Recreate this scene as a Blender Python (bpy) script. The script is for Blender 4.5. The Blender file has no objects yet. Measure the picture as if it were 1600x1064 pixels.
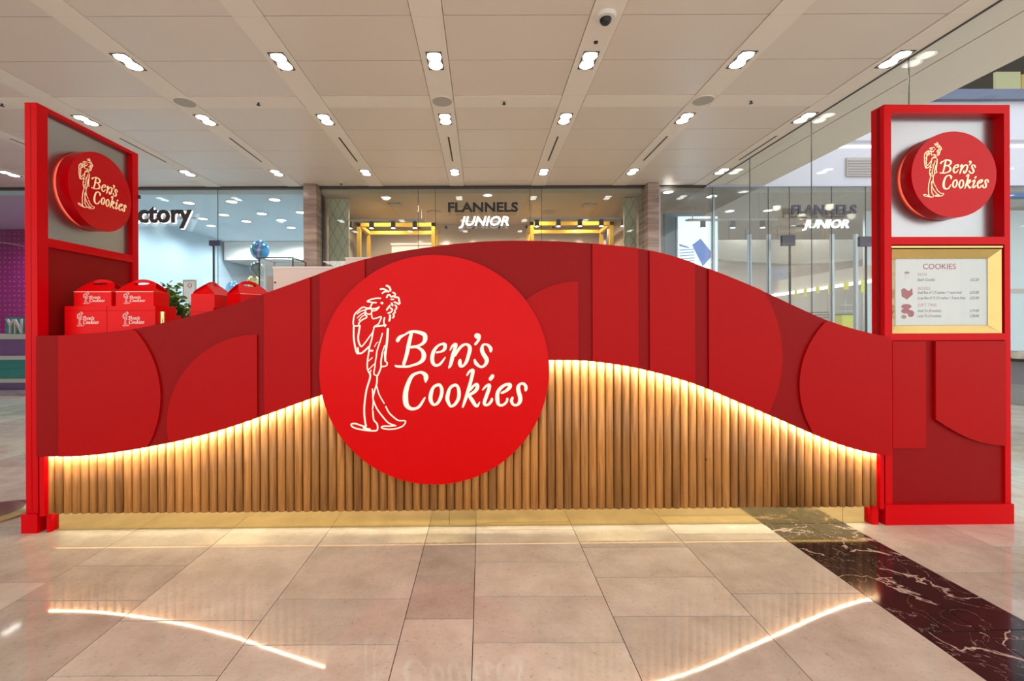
import bpy, bmesh, math, random
from mathutils import Vector, Matrix
random.seed(7)
C = bpy.context.scene.collection
sc = bpy.context.scene
# ------------------------------------------------------------------ camera, world, exposure
F, PX, PY, EYE, CD, ROLL = 710.0, 753.0, 510.0, 1.145, 2.58, 0.0036
cam = bpy.data.cameras.new('camera'); cam.sensor_width = 36; cam.lens = F / 1600 * 36
cam.shift_x = (800 - PX) / 1600; cam.shift_y = (PY - 532) / 1600; cam.clip_start = .05; cam.clip_end = 200
co = bpy.data.objects.new('camera', cam); C.objects.link(co)
xa = Vector((1, 0, -ROLL)).normalized(); ya = Vector((ROLL, 0, 1)).normalized(); za = Vector((0, -1, 0))
m = Matrix((xa, ya, za)).transposed().to_4x4(); m.translation = (0, -CD, EYE); co.matrix_world = m
sc.camera = co
sc.view_settings.view_transform = 'Standard'; sc.view_settings.look = 'None'
sc.view_settings.gamma = 1; sc.view_settings.use_curve_mapping = False
sc.view_settings.exposure = 0.18
try:
    sc.cycles.use_denoising = True; sc.cycles.max_bounces = 8; sc.cycles.transparent_max_bounces = 24
    sc.cycles.sample_clamp_indirect = 4; sc.cycles.caustics_reflective = False; sc.cycles.caustics_refractive = False
except Exception: pass
w = bpy.data.worlds.new('world'); sc.world = w; w.use_nodes = True
w.node_tree.nodes['Background'].inputs[0].default_value = (1.0, .93, .90, 1)
w.node_tree.nodes['Background'].inputs[1].default_value = 1.75

def area(name, loc, size, power, col=(1, .93, .86), size_y=None, rot=(0, 0, 0)):
    l = bpy.data.lights.new(name, 'AREA'); l.energy = power; l.color = col
    l.shape = 'RECTANGLE'; l.size = size; l.size_y = size_y or size
    o = bpy.data.objects.new(name, l); o.location = loc; o.rotation_euler = rot; C.objects.link(o); return o
def spot(name, loc, power, col=(1, .9, .8), ang=100, rad=.06, rot=(0, 0, 0)):
    l = bpy.data.lights.new(name, 'SPOT'); l.energy = power; l.color = col; l.spot_size = math.radians(ang)
    l.spot_blend = .6; l.shadow_soft_size = rad
    o = bpy.data.objects.new(name, l); o.location = loc; o.rotation_euler = rot; C.objects.link(o); return o
CZ = EYE + 2.4           # mall ceiling height
BY = 5.2                 # plane of the shop fronts
# unseen area lights added behind the photographer as fill, and light in every shop
for i in range(3):
    area('ceiling_lamp', (-5 + 4 * i, -5.2, CZ - .06), 1.4, 90, size_y=4)
def grid(x0, x1, nx, y0, y1, ny, p, col):
    for i in range(nx):
        for j in range(ny):
            spot('shop_lamp', (x0 + (x1 - x0) * (i + .5) / nx, y0 + (y1 - y0) * (j + .5) / ny, 3.40), p, col, 165, .07)
grid(-6.8, -3.1, 3, 5.6, 11.2, 4, 62, (.80, .93, 1))
grid(-10.5, -7.3, 2, 5.6, 7.8, 2, 60, (.95, .85, 1))
grid(-2.5, 2.6, 5, 5.7, 7.2, 2, 42, (1, .82, .62))
grid(3.2, 10.8, 5, 5.7, 10.0, 2, 44, (1, .93, .88))
area('atrium_skylight', (8.0, 1.5, 7.4), 5, 95, (.78, .86, 1), 6)

# ------------------------------------------------------------------ unprojection helpers (pixel of the photo -> place in the room)
def ray(px, py):
    dx, dy = px - PX, PY - py
    return (dx + ROLL * dy) / F, (dy - ROLL * dx) / F
def P(px, py, Y):
    a, b = ray(px, py); Z = Y + CD
    return Vector((a * Z, Y, EYE + b * Z))
TH = 0.0127; cs, sn = math.cos(TH), math.sin(TH)      # the kiosk is turned very slightly
def K(px, py, v=0.0):            # -> (u, z) on the kiosk plane at depth v
    a, b = ray(px, py); t = (v + CD * cs) / (cs - sn * a)
    return cs * a * t + sn * (t - CD), EYE + b * t
def KU(px, py, u):               # -> (v, z) on the plane u = const of the kiosk
    a, b = ray(px, py); t = (u + sn * CD) / (cs * a + sn)
    return -sn * a * t + cs * (t - CD), EYE + b * t
def kworld(u, v, z): return Vector((cs * u - sn * v, sn * u + cs * v, z))

# ------------------------------------------------------------------ materials
MATS = {}
def new_mat(name):
    mt = bpy.data.materials.new(name); mt.use_nodes = True; MATS[name] = mt
    return mt, mt.node_tree.nodes, mt.node_tree.links, mt.node_tree.nodes['Principled BSDF']
def pbr(name, col, rough=.5, metal=0., coat=0., emis=None, es=0., noise=0., nscale=8., bump=0., spec=.5):
    mt, N, L, b = new_mat(name)
    b.inputs['Base Color'].default_value = (*col, 1); b.inputs['Roughness'].default_value = rough
    b.inputs['Metallic'].default_value = metal; b.inputs['Coat Weight'].default_value = coat
    b.inputs['Specular IOR Level'].default_value = spec
    b.inputs['Coat Roughness'].default_value = .08
    if emis: b.inputs['Emission Color'].default_value = (*emis, 1); b.inputs['Emission Strength'].default_value = es
    tc = N.new('ShaderNodeTexCoord'); nz = N.new('ShaderNodeTexNoise'); nz.inputs['Scale'].default_value = nscale
    nz.inputs['Detail'].default_value = 5; L.new(tc.outputs['Object'], nz.inputs['Vector'])
    if noise:
        mx = N.new('ShaderNodeMixRGB'); mx.blend_type = 'MULTIPLY'; mx.inputs[0].default_value = 1
        mr = N.new('ShaderNodeMapRange'); mr.inputs[3].default_value = 1 - noise; mr.inputs[4].default_value = 1 + noise
        L.new(nz.outputs['Fac'], mr.inputs[0]); mx.inputs[1].default_value = (*col, 1)
        L.new(mr.outputs[0], mx.inputs[2]); L.new(mx.outputs[0], b.inputs['Base Color'])
    if bump:
        bp = N.new('ShaderNodeBump'); bp.inputs['Strength'].default_value = bump; bp.inputs['Distance'].default_value = .002
        n2 = N.new('ShaderNodeTexNoise'); n2.inputs['Scale'].default_value = 260; L.new(tc.outputs['Object'], n2.inputs['Vector'])
        L.new(n2.outputs['Fac'], bp.inputs['Height']); L.new(bp.outputs[0], b.inputs['Normal'])
    return mt
def emit(name, col, s):
    mt, N, L, b = new_mat(name); b.inputs['Base Color'].default_value = (0, 0, 0, 1)
    b.inputs['Emission Color'].default_value = (*col, 1); b.inputs['Emission Strength'].default_value = s; return mt
M_frame = pbr('red_gloss_paint', (.56, .0, .004), .28, spec=.12)
M_panel = pbr('dark_red_laminate', (.25, .003, .004), .42, noise=.05, nscale=2, spec=.12)
M_raised = pbr('red_raised_laminate', (.38, .002, .003), .38, noise=.04, nscale=2, spec=.12)
M_disc = pbr('bright_red_gloss', (.60, .0, .001), .2, spec=.12)
M_tdisc = pbr('tower_disc_red_gloss', (.52, .0, .004), .2, spec=.22)
M_carton = pbr('red_card', (.75, .001, .003), .35, spec=.2)
M_white = pbr('white_print', (.85, .82, .78), .5)
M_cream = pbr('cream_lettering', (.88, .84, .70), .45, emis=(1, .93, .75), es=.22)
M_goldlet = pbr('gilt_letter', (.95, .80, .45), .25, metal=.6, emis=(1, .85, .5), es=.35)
M_brass = pbr('polished_brass', (.84, .64, .27), .12, metal=1, noise=.04, nscale=3)
M_brassmenu = pbr('menu_frame_brass', (.60, .42, .16), .16, metal=1, noise=.08, nscale=6)
M_brassedge = pbr('brass_edge', (.85, .55, .22), .25, metal=1)
M_steel = pbr('brushed_steel', (.42, .44, .46), .27, metal=1, noise=.06, nscale=3)
M_black = pbr('black_plastic', (.012, .012, .012), .45)
M_ink = pbr('sheet_ink', (.05, .03, .03), .6)
M_inkred = pbr('sheet_red_ink', (.38, .02, .04), .6)
M_inkpink = pbr('sheet_pink_ink', (.62, .28, .30), .6)
M_paper = pbr('menu_paper', (.78, .75, .76), .35)
M_ceil = pbr('ceiling_metal_panel', (.74, .64, .575), .33, noise=.03, nscale=.7)
M_ceilband = pbr('ceiling_plaster_band', (.82, .73, .66), .6, noise=.02)
M_dark = pbr('dark_joint', (.05, .045, .04), .8)
M_grey = pbr('speaker_grille_grey', (.42, .39, .36), .7, bump=.5)
M_whiteplastic = pbr('white_plastic', (.75, .72, .68), .4)
M_lamp = emit('downlight_lens', (1, .96, .90), 7)
M_led = emit('warm_led_strip', (1, .82, .55), 80)
M_ledplinth = emit('warm_led_under_slats', (1, .80, .52), 48)
M_halo = emit('red_backlight', (1, .14, .07), 2.6)
M_worktop = pbr('white_worktop', (.75, .70, .66), .3)
M_pinkwhite = pbr('off_white_cabinet', (.72, .60, .54), .4, noise=.05, nscale=3)
M_brown = pbr('brown_board', (.35, .2, .13), .6)
M_gold = pbr('yellow_gold_tube', (.80, .48, .05), .3, metal=.4)
M_wallw = pbr('pale_wall', (.52, .54, .64), .5, noise=.02, nscale=1)
M_wallcyan = pbr('cyan_shop_wall', (.55, .66, .74), .55, noise=.05, nscale=.6)
M_ceilblue = pbr('shop_ceiling_blue', (.62, .72, .80), .5)
M_taupe = pbr('taupe_wall', (.42, .33, .25), .6, noise=.05, nscale=1)
M_taupeceil = pbr('taupe_ceiling', (.46, .36, .25), .6, noise=.04, nscale=1)
M_warm = pbr('warm_shop_wall', (.62, .52, .46), .6, noise=.05, nscale=.8)
M_warmdark = pbr('warm_bulkhead', (.36, .31, .27), .6)
M_greyblue = pbr('grey_blue_wall', (.20, .26, .32), .5)
M_alu = pbr('aluminium', (.45, .48, .54), .35, metal=.5)
M_yellow = pbr('yellow_tag', (.80, .74, .03), .5)
M_hang = pbr('lilac_cloth', (.52, .53, .72), .8)
M_leafA = pbr('leaf_green', (.06, .20, .03), .5, noise=.4, nscale=40)
M_leafB = pbr('leaf_light_green', (.22, .36, .05), .5)
M_teal = pbr('teal_display', (.02, .30, .30), .4)
M_purple = pbr('purple_display', (.22, .10, .32), .4)
M_foilb = pbr('blue_foil', (.03, .30, .55), .15, metal=.8)
M_foilp = pbr('pink_foil', (.60, .25, .50), .2, metal=.7)
M_foilg = pbr('slate_foil', (.12, .20, .22), .2, metal=.7)
M_foily = pbr('gold_foil', (.62, .50, .10), .2, metal=.8)
M_screen = emit('lit_poster', (.80, .93, 1), 1.15)
M_bluepr = emit('blue_poster_print', (.10, .22, .62), .8)
M_halo_w = emit('lit_white_letter', (1, .98, .95), 2.2)
M_strip = emit('warm_light_line', (1, .92, .82), 3)
M_navy = pbr('navy_patch_fitting', (.03, .04, .08), .4)
M_steelband = pbr('blue_steel_band', (.09, .12, .20), .3, metal=.6)
M_wood_floor = pbr('wood_strip', (.5, .3, .16), .4, noise=.2, nscale=10)
M_creamlit = emit('lit_shop_panel', (.9, .85, .5), .5)

def glass_mat(name, tint=(.93, .97, .97), refl=.9):
    mt, N, L, b = new_mat(name); N.remove(b)
    out = N['Material Output']; t = N.new('ShaderNodeBsdfTransparent'); g = N.new('ShaderNodeBsdfGlossy')
    t.inputs[0].default_value = (*tint, 1); g.inputs['Roughness'].default_value = .01; g.inputs[0].default_value = (refl, refl, refl, 1)
    geo = N.new('ShaderNodeNewGeometry'); dt = N.new('ShaderNodeVectorMath'); dt.operation = 'DOT_PRODUCT'; mx = N.new('ShaderNodeMixShader')
    L.new(geo.outputs['Incoming'], dt.inputs[0]); L.new(geo.outputs['Normal'], dt.inputs[1])
    def mth(op, a, b=None):
        q = N.new('ShaderNodeMath'); q.operation = op; q.use_clamp = True
        for i, z in enumerate((a, b)):
            if z is None: continue
            if isinstance(z, (int, float)): q.inputs[i].default_value = z
            else: L.new(z, q.inputs[i])
        return q.outputs[0]
    ab = N.new('ShaderNodeMath'); ab.operation = 'ABSOLUTE'; L.new(dt.outputs['Value'], ab.inputs[0])
    pw_ = mth('POWER', mth('SUBTRACT', 1.0, ab.outputs[0]), 5.0)      # thin-pane Fresnel (Schlick), the same from both sides
    L.new(mth('ADD', mth('MULTIPLY', pw_, .45), .05), mx.inputs[0]); L.new(t.outputs[0], mx.inputs[1]); L.new(g.outputs[0], mx.inputs[2])
    L.new(mx.outputs[0], out.inputs[0]); return mt
M_glass = glass_mat('clear_glass')

def stone(name, c1, c2, pit, rough):
    mt, N, L, b = new_mat(name)
    tc = N.new('ShaderNodeTexCoord'); oi = N.new('ShaderNodeObjectInfo')
    ad = N.new('ShaderNodeVectorMath'); ad.operation = 'ADD'
    sc_ = N.new('ShaderNodeVectorMath'); sc_.operation = 'SCALE'; sc_.inputs[3].default_value = 1
    cx = N.new('ShaderNodeCombineXYZ'); mm = N.new('ShaderNodeMath'); mm.operation = 'MULTIPLY'; mm.inputs[1].default_value = 57
    L.new(oi.outputs['Random'], mm.inputs[0]); L.new(mm.outputs[0], cx.inputs[0]); L.new(mm.outputs[0], cx.inputs[1])
    geo = N.new('ShaderNodeNewGeometry'); L.new(geo.outputs['Position'], ad.inputs[0]); L.new(cx.outputs[0], ad.inputs[1])
    n1 = N.new('ShaderNodeTexNoise'); n1.inputs['Scale'].default_value = 5; n1.inputs['Detail'].default_value = 8; n1.inputs['Roughness'].default_value = .65
    n2 = N.new('ShaderNodeTexNoise'); n2.inputs['Scale'].default_value = 60; n2.inputs['Detail'].default_value = 6; n2.inputs['Roughness'].default_value = .7
    L.new(ad.outputs[0], n1.inputs[0]); L.new(ad.outputs[0], n2.inputs[0])
    r1 = N.new('ShaderNodeValToRGB'); r1.color_ramp.elements[0].position = .32; r1.color_ramp.elements[0].color = (*c1, 1)
    r1.color_ramp.elements[1].position = .68; r1.color_ramp.elements[1].color = (*c2, 1); L.new(n1.outputs['Fac'], r1.inputs[0])
    r2 = N.new('ShaderNodeValToRGB'); r2.color_ramp.elements[0].position = .30; r2.color_ramp.elements[0].color = (*pit, 1)
    r2.color_ramp.elements[1].position = .43; r2.color_ramp.elements[1].color = (1, 1, 1, 1); L.new(n2.outputs['Fac'], r2.inputs[0])
    mx = N.new('ShaderNodeMixRGB'); mx.blend_type = 'MULTIPLY'; mx.inputs[0].default_value = .55
    L.new(r1.outputs[0], mx.inputs[1]); L.new(r2.outputs[0], mx.inputs[2])
    mr = N.new('ShaderNodeMapRange'); mr.inputs[3].default_value = .80; mr.inputs[4].default_value = 1.12; L.new(oi.outputs['Random'], mr.inputs[0])
    m2 = N.new('ShaderNodeMixRGB'); m2.blend_type = 'MULTIPLY'; m2.inputs[0].default_value = 1
    L.new(mx.outputs[0], m2.inputs[1]); L.new(mr.outputs[0], m2.inputs[2]); L.new(m2.outputs[0], b.inputs['Base Color'])
    rr = N.new('ShaderNodeMapRange'); rr.inputs[3].default_value = rough * .85; rr.inputs[4].default_value = rough * 1.15
    L.new(n1.outputs['Fac'], rr.inputs[0]); L.new(rr.outputs[0], b.inputs['Roughness'])
    b.inputs['Specular IOR Level'].default_value = .6
    return mt
M_tile = stone('beige_limestone', (.46, .415, .345), (.62, .585, .51), (.36, .33, .29), .05)
def marble():
    mt, N, L, b = new_mat('black_veined_marble')
    geo = N.new('ShaderNodeNewGeometry'); oi = N.new('ShaderNodeObjectInfo')
    nz = N.new('ShaderNodeTexNoise'); nz.inputs['Scale'].default_value = 2.2; nz.inputs['Detail'].default_value = 8
    nz.inputs['Distortion'].default_value = .8
    cx = N.new('ShaderNodeCombineXYZ'); mm = N.new('ShaderNodeMath'); mm.operation = 'MULTIPLY'; mm.inputs[1].default_value = 31
    L.new(oi.outputs['Random'], mm.inputs[0]); L.new(mm.outputs[0], cx.inputs[0])
    ad = N.new('ShaderNodeVectorMath'); ad.operation = 'ADD'; L.new(geo.outputs['Position'], ad.inputs[0]); L.new(cx.outputs[0], ad.inputs[1])
    L.new(ad.outputs[0], nz.inputs[0])
    def vein(src, pos, wd):
        s = N.new('ShaderNodeMath'); s.operation = 'SUBTRACT'; s.inputs[1].default_value = pos; L.new(src, s.inputs[0])
        a = N.new('ShaderNodeMath'); a.operation = 'ABSOLUTE'; L.new(s.outputs[0], a.inputs[0])
        r = N.new('ShaderNodeMapRange'); r.inputs[1].default_value = 0; r.inputs[2].default_value = wd; r.inputs[3].default_value = 1; r.inputs[4].default_value = 0
        L.new(a.outputs[0], r.inputs[0]); return r.outputs[0]
    v1 = vein(nz.outputs['Fac'], .5, .008)
    n2 = N.new('ShaderNodeTexNoise'); n2.inputs['Scale'].default_value = 6; n2.inputs['Detail'].default_value = 6; n2.inputs['Distortion'].default_value = 1.2
    L.new(ad.outputs[0], n2.inputs[0]); v2 = vein(n2.outputs['Fac'], .46, .006)
    mxm = N.new('ShaderNodeMath'); mxm.operation = 'MAXIMUM'; L.new(v1, mxm.inputs[0])
    hf = N.new('ShaderNodeMath'); hf.operation = 'MULTIPLY'; hf.inputs[1].default_value = .45; L.new(v2, hf.inputs[0]); L.new(hf.outputs[0], mxm.inputs[1])
    mx = N.new('ShaderNodeMixRGB'); mx.inputs[1].default_value = (.022, .014, .014, 1); mx.inputs[2].default_value = (.55, .43, .38, 1)
    L.new(mxm.outputs[0], mx.inputs[0]); L.new(mx.outputs[0], b.inputs['Base Color']); b.inputs['Roughness'].default_value = .10; b.inputs['Specular IOR Level'].default_value = .22
    return mt
M_marble = marble()
def wood():
    mt, N, L, b = new_mat('oak_slat')
    tc = N.new('ShaderNodeTexCoord'); oi = N.new('ShaderNodeObjectInfo'); mp = N.new('ShaderNodeMapping'); mp.inputs['Scale'].default_value = (60, 60, 2.6)
    cx = N.new('ShaderNodeCombineXYZ'); mm = N.new('ShaderNodeMath'); mm.operation = 'MULTIPLY'; mm.inputs[1].default_value = 91
    L.new(oi.outputs['Random'], mm.inputs[0])
    for i in range(3): L.new(mm.outputs[0], cx.inputs[i])
    ad = N.new('ShaderNodeVectorMath'); ad.operation = 'ADD'; L.new(tc.outputs['Object'], ad.inputs[0]); L.new(cx.outputs[0], ad.inputs[1])
    L.new(ad.outputs[0], mp.inputs[0])
    nz = N.new('ShaderNodeTexNoise'); nz.inputs['Scale'].default_value = 1; nz.inputs['Detail'].default_value = 6; nz.inputs['Distortion'].default_value = .6
    L.new(mp.outputs[0], nz.inputs[0])
    r = N.new('ShaderNodeValToRGB'); r.color_ramp.elements[0].position = .3; r.color_ramp.elements[0].color = (.31, .125, .026, 1)
    r.color_ramp.elements[1].position = .66; r.color_ramp.elements[1].color = (.56, .27, .075, 1); L.new(nz.outputs['Fac'], r.inputs[0])
    mr = N.new('ShaderNodeMapRange'); mr.inputs[3].default_value = .66; mr.inputs[4].default_value = 1.2; L.new(oi.outputs['Random'], mr.inputs[0])
    mx = N.new('ShaderNodeMixRGB'); mx.blend_type = 'MULTIPLY'; mx.inputs[0].default_value = 1; L.new(r.outputs[0], mx.inputs[1]); L.new(mr.outputs[0], mx.inputs[2])
    # small round knots
    vo = N.new('ShaderNodeTexVoronoi'); vo.inputs['Scale'].default_value = 5.5; L.new(ad.outputs[0], vo.inputs['Vector'])
    kr = N.new('ShaderNodeMapRange'); kr.inputs[1].default_value = .02; kr.inputs[2].default_value = .05; kr.inputs[3].default_value = .35; kr.inputs[4].default_value = 1
    L.new(vo.outputs['Distance'], kr.inputs[0])
    m3 = N.new('ShaderNodeMixRGB'); m3.blend_type = 'MULTIPLY'; m3.inputs[0].default_value = 1; L.new(mx.outputs[0], m3.inputs[1]); L.new(kr.outputs[0], m3.inputs[2])
    L.new(m3.outputs[0], b.inputs['Base Color']); b.inputs['Roughness'].default_value = .45
    return mt
M_wood = wood()
def dots():
    mt, N, L, b = new_mat('magenta_dotted_wall')
    tc = N.new('ShaderNodeTexCoord'); vo = N.new('ShaderNodeTexVoronoi'); vo.inputs['Scale'].default_value = 9; vo.inputs['Randomness'].default_value = .15
    L.new(tc.outputs['Object'], vo.inputs['Vector'])
    r = N.new('ShaderNodeMapRange'); r.inputs[1].default_value = .14; r.inputs[2].default_value = .24; r.inputs[3].default_value = 1; r.inputs[4].default_value = 0
    L.new(vo.outputs['Distance'], r.inputs[0])
    mx = N.new('ShaderNodeMixRGB'); mx.inputs[1].default_value = (.30, .008, .16, 1); mx.inputs[2].default_value = (.50, .10, .38, 1)
    L.new(r.outputs[0], mx.inputs[0]); L.new(mx.outputs[0], b.inputs['Base Color']); return mt
M_dots = dots()
def diamond():
    mt, N, L, b = new_mat('diamond_pattern_paper')
    tc = N.new('ShaderNodeTexCoord'); sp = N.new('ShaderNodeSeparateXYZ'); L.new(tc.outputs['Object'], sp.inputs[0])
    def tri(sock, s):
        a = N.new('ShaderNodeMath'); a.operation = 'MULTIPLY'; a.inputs[1].default_value = s; L.new(sock, a.inputs[0])
        p = N.new('ShaderNodeMath'); p.operation = 'PINGPONG'; p.inputs[1].default_value = .5; L.new(a.outputs[0], p.inputs[0]); return p.outputs[0]
    a, c = tri(sp.outputs['X'], 6), tri(sp.outputs['Z'], 3)
    d = N.new('ShaderNodeMath'); d.operation = 'SUBTRACT'; L.new(a, d.inputs[0]); L.new(c, d.inputs[1])
    e = N.new('ShaderNodeMath'); e.operation = 'ABSOLUTE'; L.new(d.outputs[0], e.inputs[0])
    r = N.new('ShaderNodeMapRange'); r.inputs[1].default_value = .02; r.inputs[2].default_value = .07; r.inputs[3].default_value = .3; r.inputs[4].default_value = 1; L.new(e.outputs[0], r.inputs[0])
    mx = N.new('ShaderNodeMixRGB'); mx.inputs[1].default_value = (.14, .15, .10, 1); mx.inputs[2].default_value = (.42, .41, .27, 1)
    L.new(r.outputs[0], mx.inputs[0]); L.new(mx.outputs[0], b.inputs['Base Color']); return mt
M_diam = diamond()
def strata():
    mt, N, L, b = new_mat('banded_stone')
    tc = N.new('ShaderNodeTexCoord'); mp = N.new('ShaderNodeMapping'); mp.inputs['Scale'].default_value = (1, 1, 9); L.new(tc.outputs['Object'], mp.inputs[0])
    nz = N.new('ShaderNodeTexNoise'); nz.inputs['Scale'].default_value = 1.5; nz.inputs['Detail'].default_value = 6; L.new(mp.outputs[0], nz.inputs[0])
    r = N.new('ShaderNodeValToRGB'); r.color_ramp.elements[0].position = .35; r.color_ramp.elements[0].color = (.24, .17, .14, 1)
    r.color_ramp.elements[1].position = .65; r.color_ramp.elements[1].color = (.42, .32, .28, 1); L.new(nz.outputs['Fac'], r.inputs[0])
    L.new(r.outputs[0], b.inputs['Base Color']); b.inputs['Roughness'].default_value = .2; return mt
M_strata = strata()

# ------------------------------------------------------------------ builders
class MB:
    def __init__(s): s.v = []; s.f = []
    def quad(s, a, b, c, d):
        n = len(s.v); s.v += [tuple(a), tuple(b), tuple(c), tuple(d)]; s.f.append((n, n + 1, n + 2, n + 3)); return s
    def box(s, x0, x1, y0, y1, z0, z1):
        n = len(s.v)
        s.v += [(x, y, z) for z in (z0, z1) for y in (y0, y1) for x in (x0, x1)]
        s.f += [tuple(n + i for i in q) for q in ((0, 2, 3, 1), (4, 5, 7, 6), (0, 1, 5, 4), (2, 6, 7, 3), (0, 4, 6, 2), (1, 3, 7, 5))]; return s
    def prism(s, pts, fn, h0, h1):           # polygon pts (a,b), fn(a,b,h)->xyz
        n = len(s.v); k = len(pts)
        s.v += [tuple(fn(a, b, h0)) for a, b in pts] + [tuple(fn(a, b, h1)) for a, b in pts]
        s.f += [tuple(n + i for i in range(k))[::-1], tuple(n + k + i for i in range(k))]
        s.f += [(n + i, n + (i + 1) % k, n + k + (i + 1) % k, n + k + i) for i in range(k)]; return s
    def cyl(s, c, r, h, seg=24, axis='z', r2=None):
        r2 = r if r2 is None else r2
        pts = [(math.cos(2 * math.pi * i / seg), math.sin(2 * math.pi * i / seg)) for i in range(seg)]
        def fn(a, b, t):
            rr = r if t == 0 else r2; p = (a * rr, b * rr, t * h)
            if axis == 'y': p = (p[0], p[2], p[1])
            if axis == 'x': p = (p[2], p[0], p[1])
            return (c[0] + p[0], c[1] + p[1], c[2] + p[2])
        return s.prism(pts, fn, 0, 1)
    def tube(s, p, q, r, seg=8):
        p, q = Vector(p), Vector(q); d = (q - p).normalized(); a = d.orthogonal().normalized(); b = d.cross(a); L = (q - p).length
        return s.prism([(math.cos(2 * math.pi * i / seg) * r, math.sin(2 * math.pi * i / seg) * r) for i in range(seg)],
                       lambda x, y, h: p + a * x + b * y + d * h, 0, L)
    def ball(s, c, r, seg=16, rings=10, sz=1.0):
        n = len(s.v)
        for i in range(1, rings):
            t = math.pi * i / rings
            for j in range(seg):
                a = 2 * math.pi * j / seg; s.v.append((c[0] + r * math.sin(t) * math.cos(a), c[1] + r * math.sin(t) * math.sin(a), c[2] + r * sz * math.cos(t)))
        top = len(s.v); s.v.append((c[0], c[1], c[2] + r * sz)); s.v.append((c[0], c[1], c[2] - r * sz))
        for j in range(seg):
            k = (j + 1) % seg; s.f.append((top, n + j, n + k)); e = n + (rings - 2) * seg; s.f.append((top + 1, e + k, e + j))
            for i in range(rings - 2):
                s.f.append((n + i * seg + j, n + (i + 1) * seg + j, n + (i + 1) * seg + k, n + i * seg + k))
        return s
    def ring(s, c, r0, r1, h, seg=32):
        for i in range(seg):
            a, b = 2 * math.pi * i / seg, 2 * math.pi * (i + 1) / seg
            s.prism([(r0 * math.cos(a), r0 * math.sin(a)), (r1 * math.cos(a), r1 * math.sin(a)), (r1 * math.cos(b), r1 * math.sin(b)), (r0 * math.cos(b), r0 * math.sin(b))],
                    lambda x, y, t: (c[0] + x, c[1] + y, c[2] + t), 0, h)
        return s
    def mesh(s, name, mat, smooth=False):
        me = bpy.data.meshes.new(name); me.from_pydata(s.v, [], s.f)
        bm = bmesh.new(); bm.from_mesh(me); bmesh.ops.recalc_face_normals(bm, faces=bm.faces); bm.to_mesh(me); bm.free()
        me.materials.append(mat)
        if smooth:
            for p in me.polygons: p.use_smooth = len(p.vertices) <= 4
        return me
    def build(s, name, mat, parent=None, smooth=False, **kw):
        return link(name, s.mesh(name, mat, smooth), parent, **kw)
def link(name, me, parent=None, loc=(0, 0, 0), label=None, kind=None, cat=None, group=None, rot=(0, 0, 0)):
    o = bpy.data.objects.new(name, me); C.objects.link(o); o.parent = parent; o.location = loc; o.rotation_euler = rot
    if label: o['label'] = label
    if cat: o['category'] = cat
    if kind: o['kind'] = kind
    if group: o['group'] = group
    return o
def thing(name, label, cat, loc=(0, 0, 0), rz=0, group=None, kind=None):
    return link(name, None, None, loc, label, kind, cat, group, (0, 0, rz))
def struct(name, mb, mat, label, cat='wall'):
    return mb.build(name, mat, None, label=label, kind='structure', cat=cat)
def copy_tree(o, parent=None, loc=None, rz=None, label=None):
    c = o.copy(); C.objects.link(c); c.parent = parent
    if loc is not None: c.location = loc
    if rz is not None: c.rotation_euler = (0, 0, rz)
    if label: c['label'] = label
    for ch in list(o.children): copy_tree(ch, c)
    return c

def text_mesh(txt, size, mat, depth=0., bold=0., shear=0., name='lettering', align='LEFT'):
    cu = bpy.data.curves.new('t', 'FONT'); cu.body = txt; cu.size = size; cu.extrude = depth; cu.offset = bold; cu.shear = shear
    cu.align_x = align; cu.resolution_u = 3
    o = bpy.data.objects.new('t', cu); C.objects.link(o); bpy.context.view_layer.update()
    me = bpy.data.meshes.new_from_object(o.evaluated_get(bpy.context.evaluated_depsgraph_get()))
    bpy.data.objects.remove(o); bpy.data.curves.remove(cu); me.name = name; me.materials.clear(); me.materials.append(mat); return me
def bbx(me):
    xs = [v.co.x for v in me.vertices]; ys = [v.co.y for v in me.vertices]; return min(xs), max(xs), min(ys), max(ys)
def sign_letters(txt, parent, origin, width, height, mat, depth=.015, bold=0., shear=0., gap=0.0):
    """each letter a part; word fitted to width x height, standing in the XZ plane facing -Y"""
    full = text_mesh(txt, 1, mat, 0, bold, shear); x0, x1, y0, y1 = bbx(full)
    capm = text_mesh('H', 1, mat, 0, bold, shear); ch = bbx(capm)[3]
    sx, sy = width / (x1 - x0), height / ch
    for i, c in enumerate(txt):
        if c == ' ': continue
        pre = bbx(text_mesh(txt[:i + 1], 1, mat, 0, bold, shear)); me = text_mesh(c, 1, mat, depth / 2, bold, shear, 'letter'); b = bbx(me)
        dx = pre[1] - b[1] - x0
        for v in me.vertices:
            v.co = Vector(((v.co.x + dx) * sx, -v.co.z, v.co.y * sy))
        link('letter', me, parent, origin)

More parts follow.
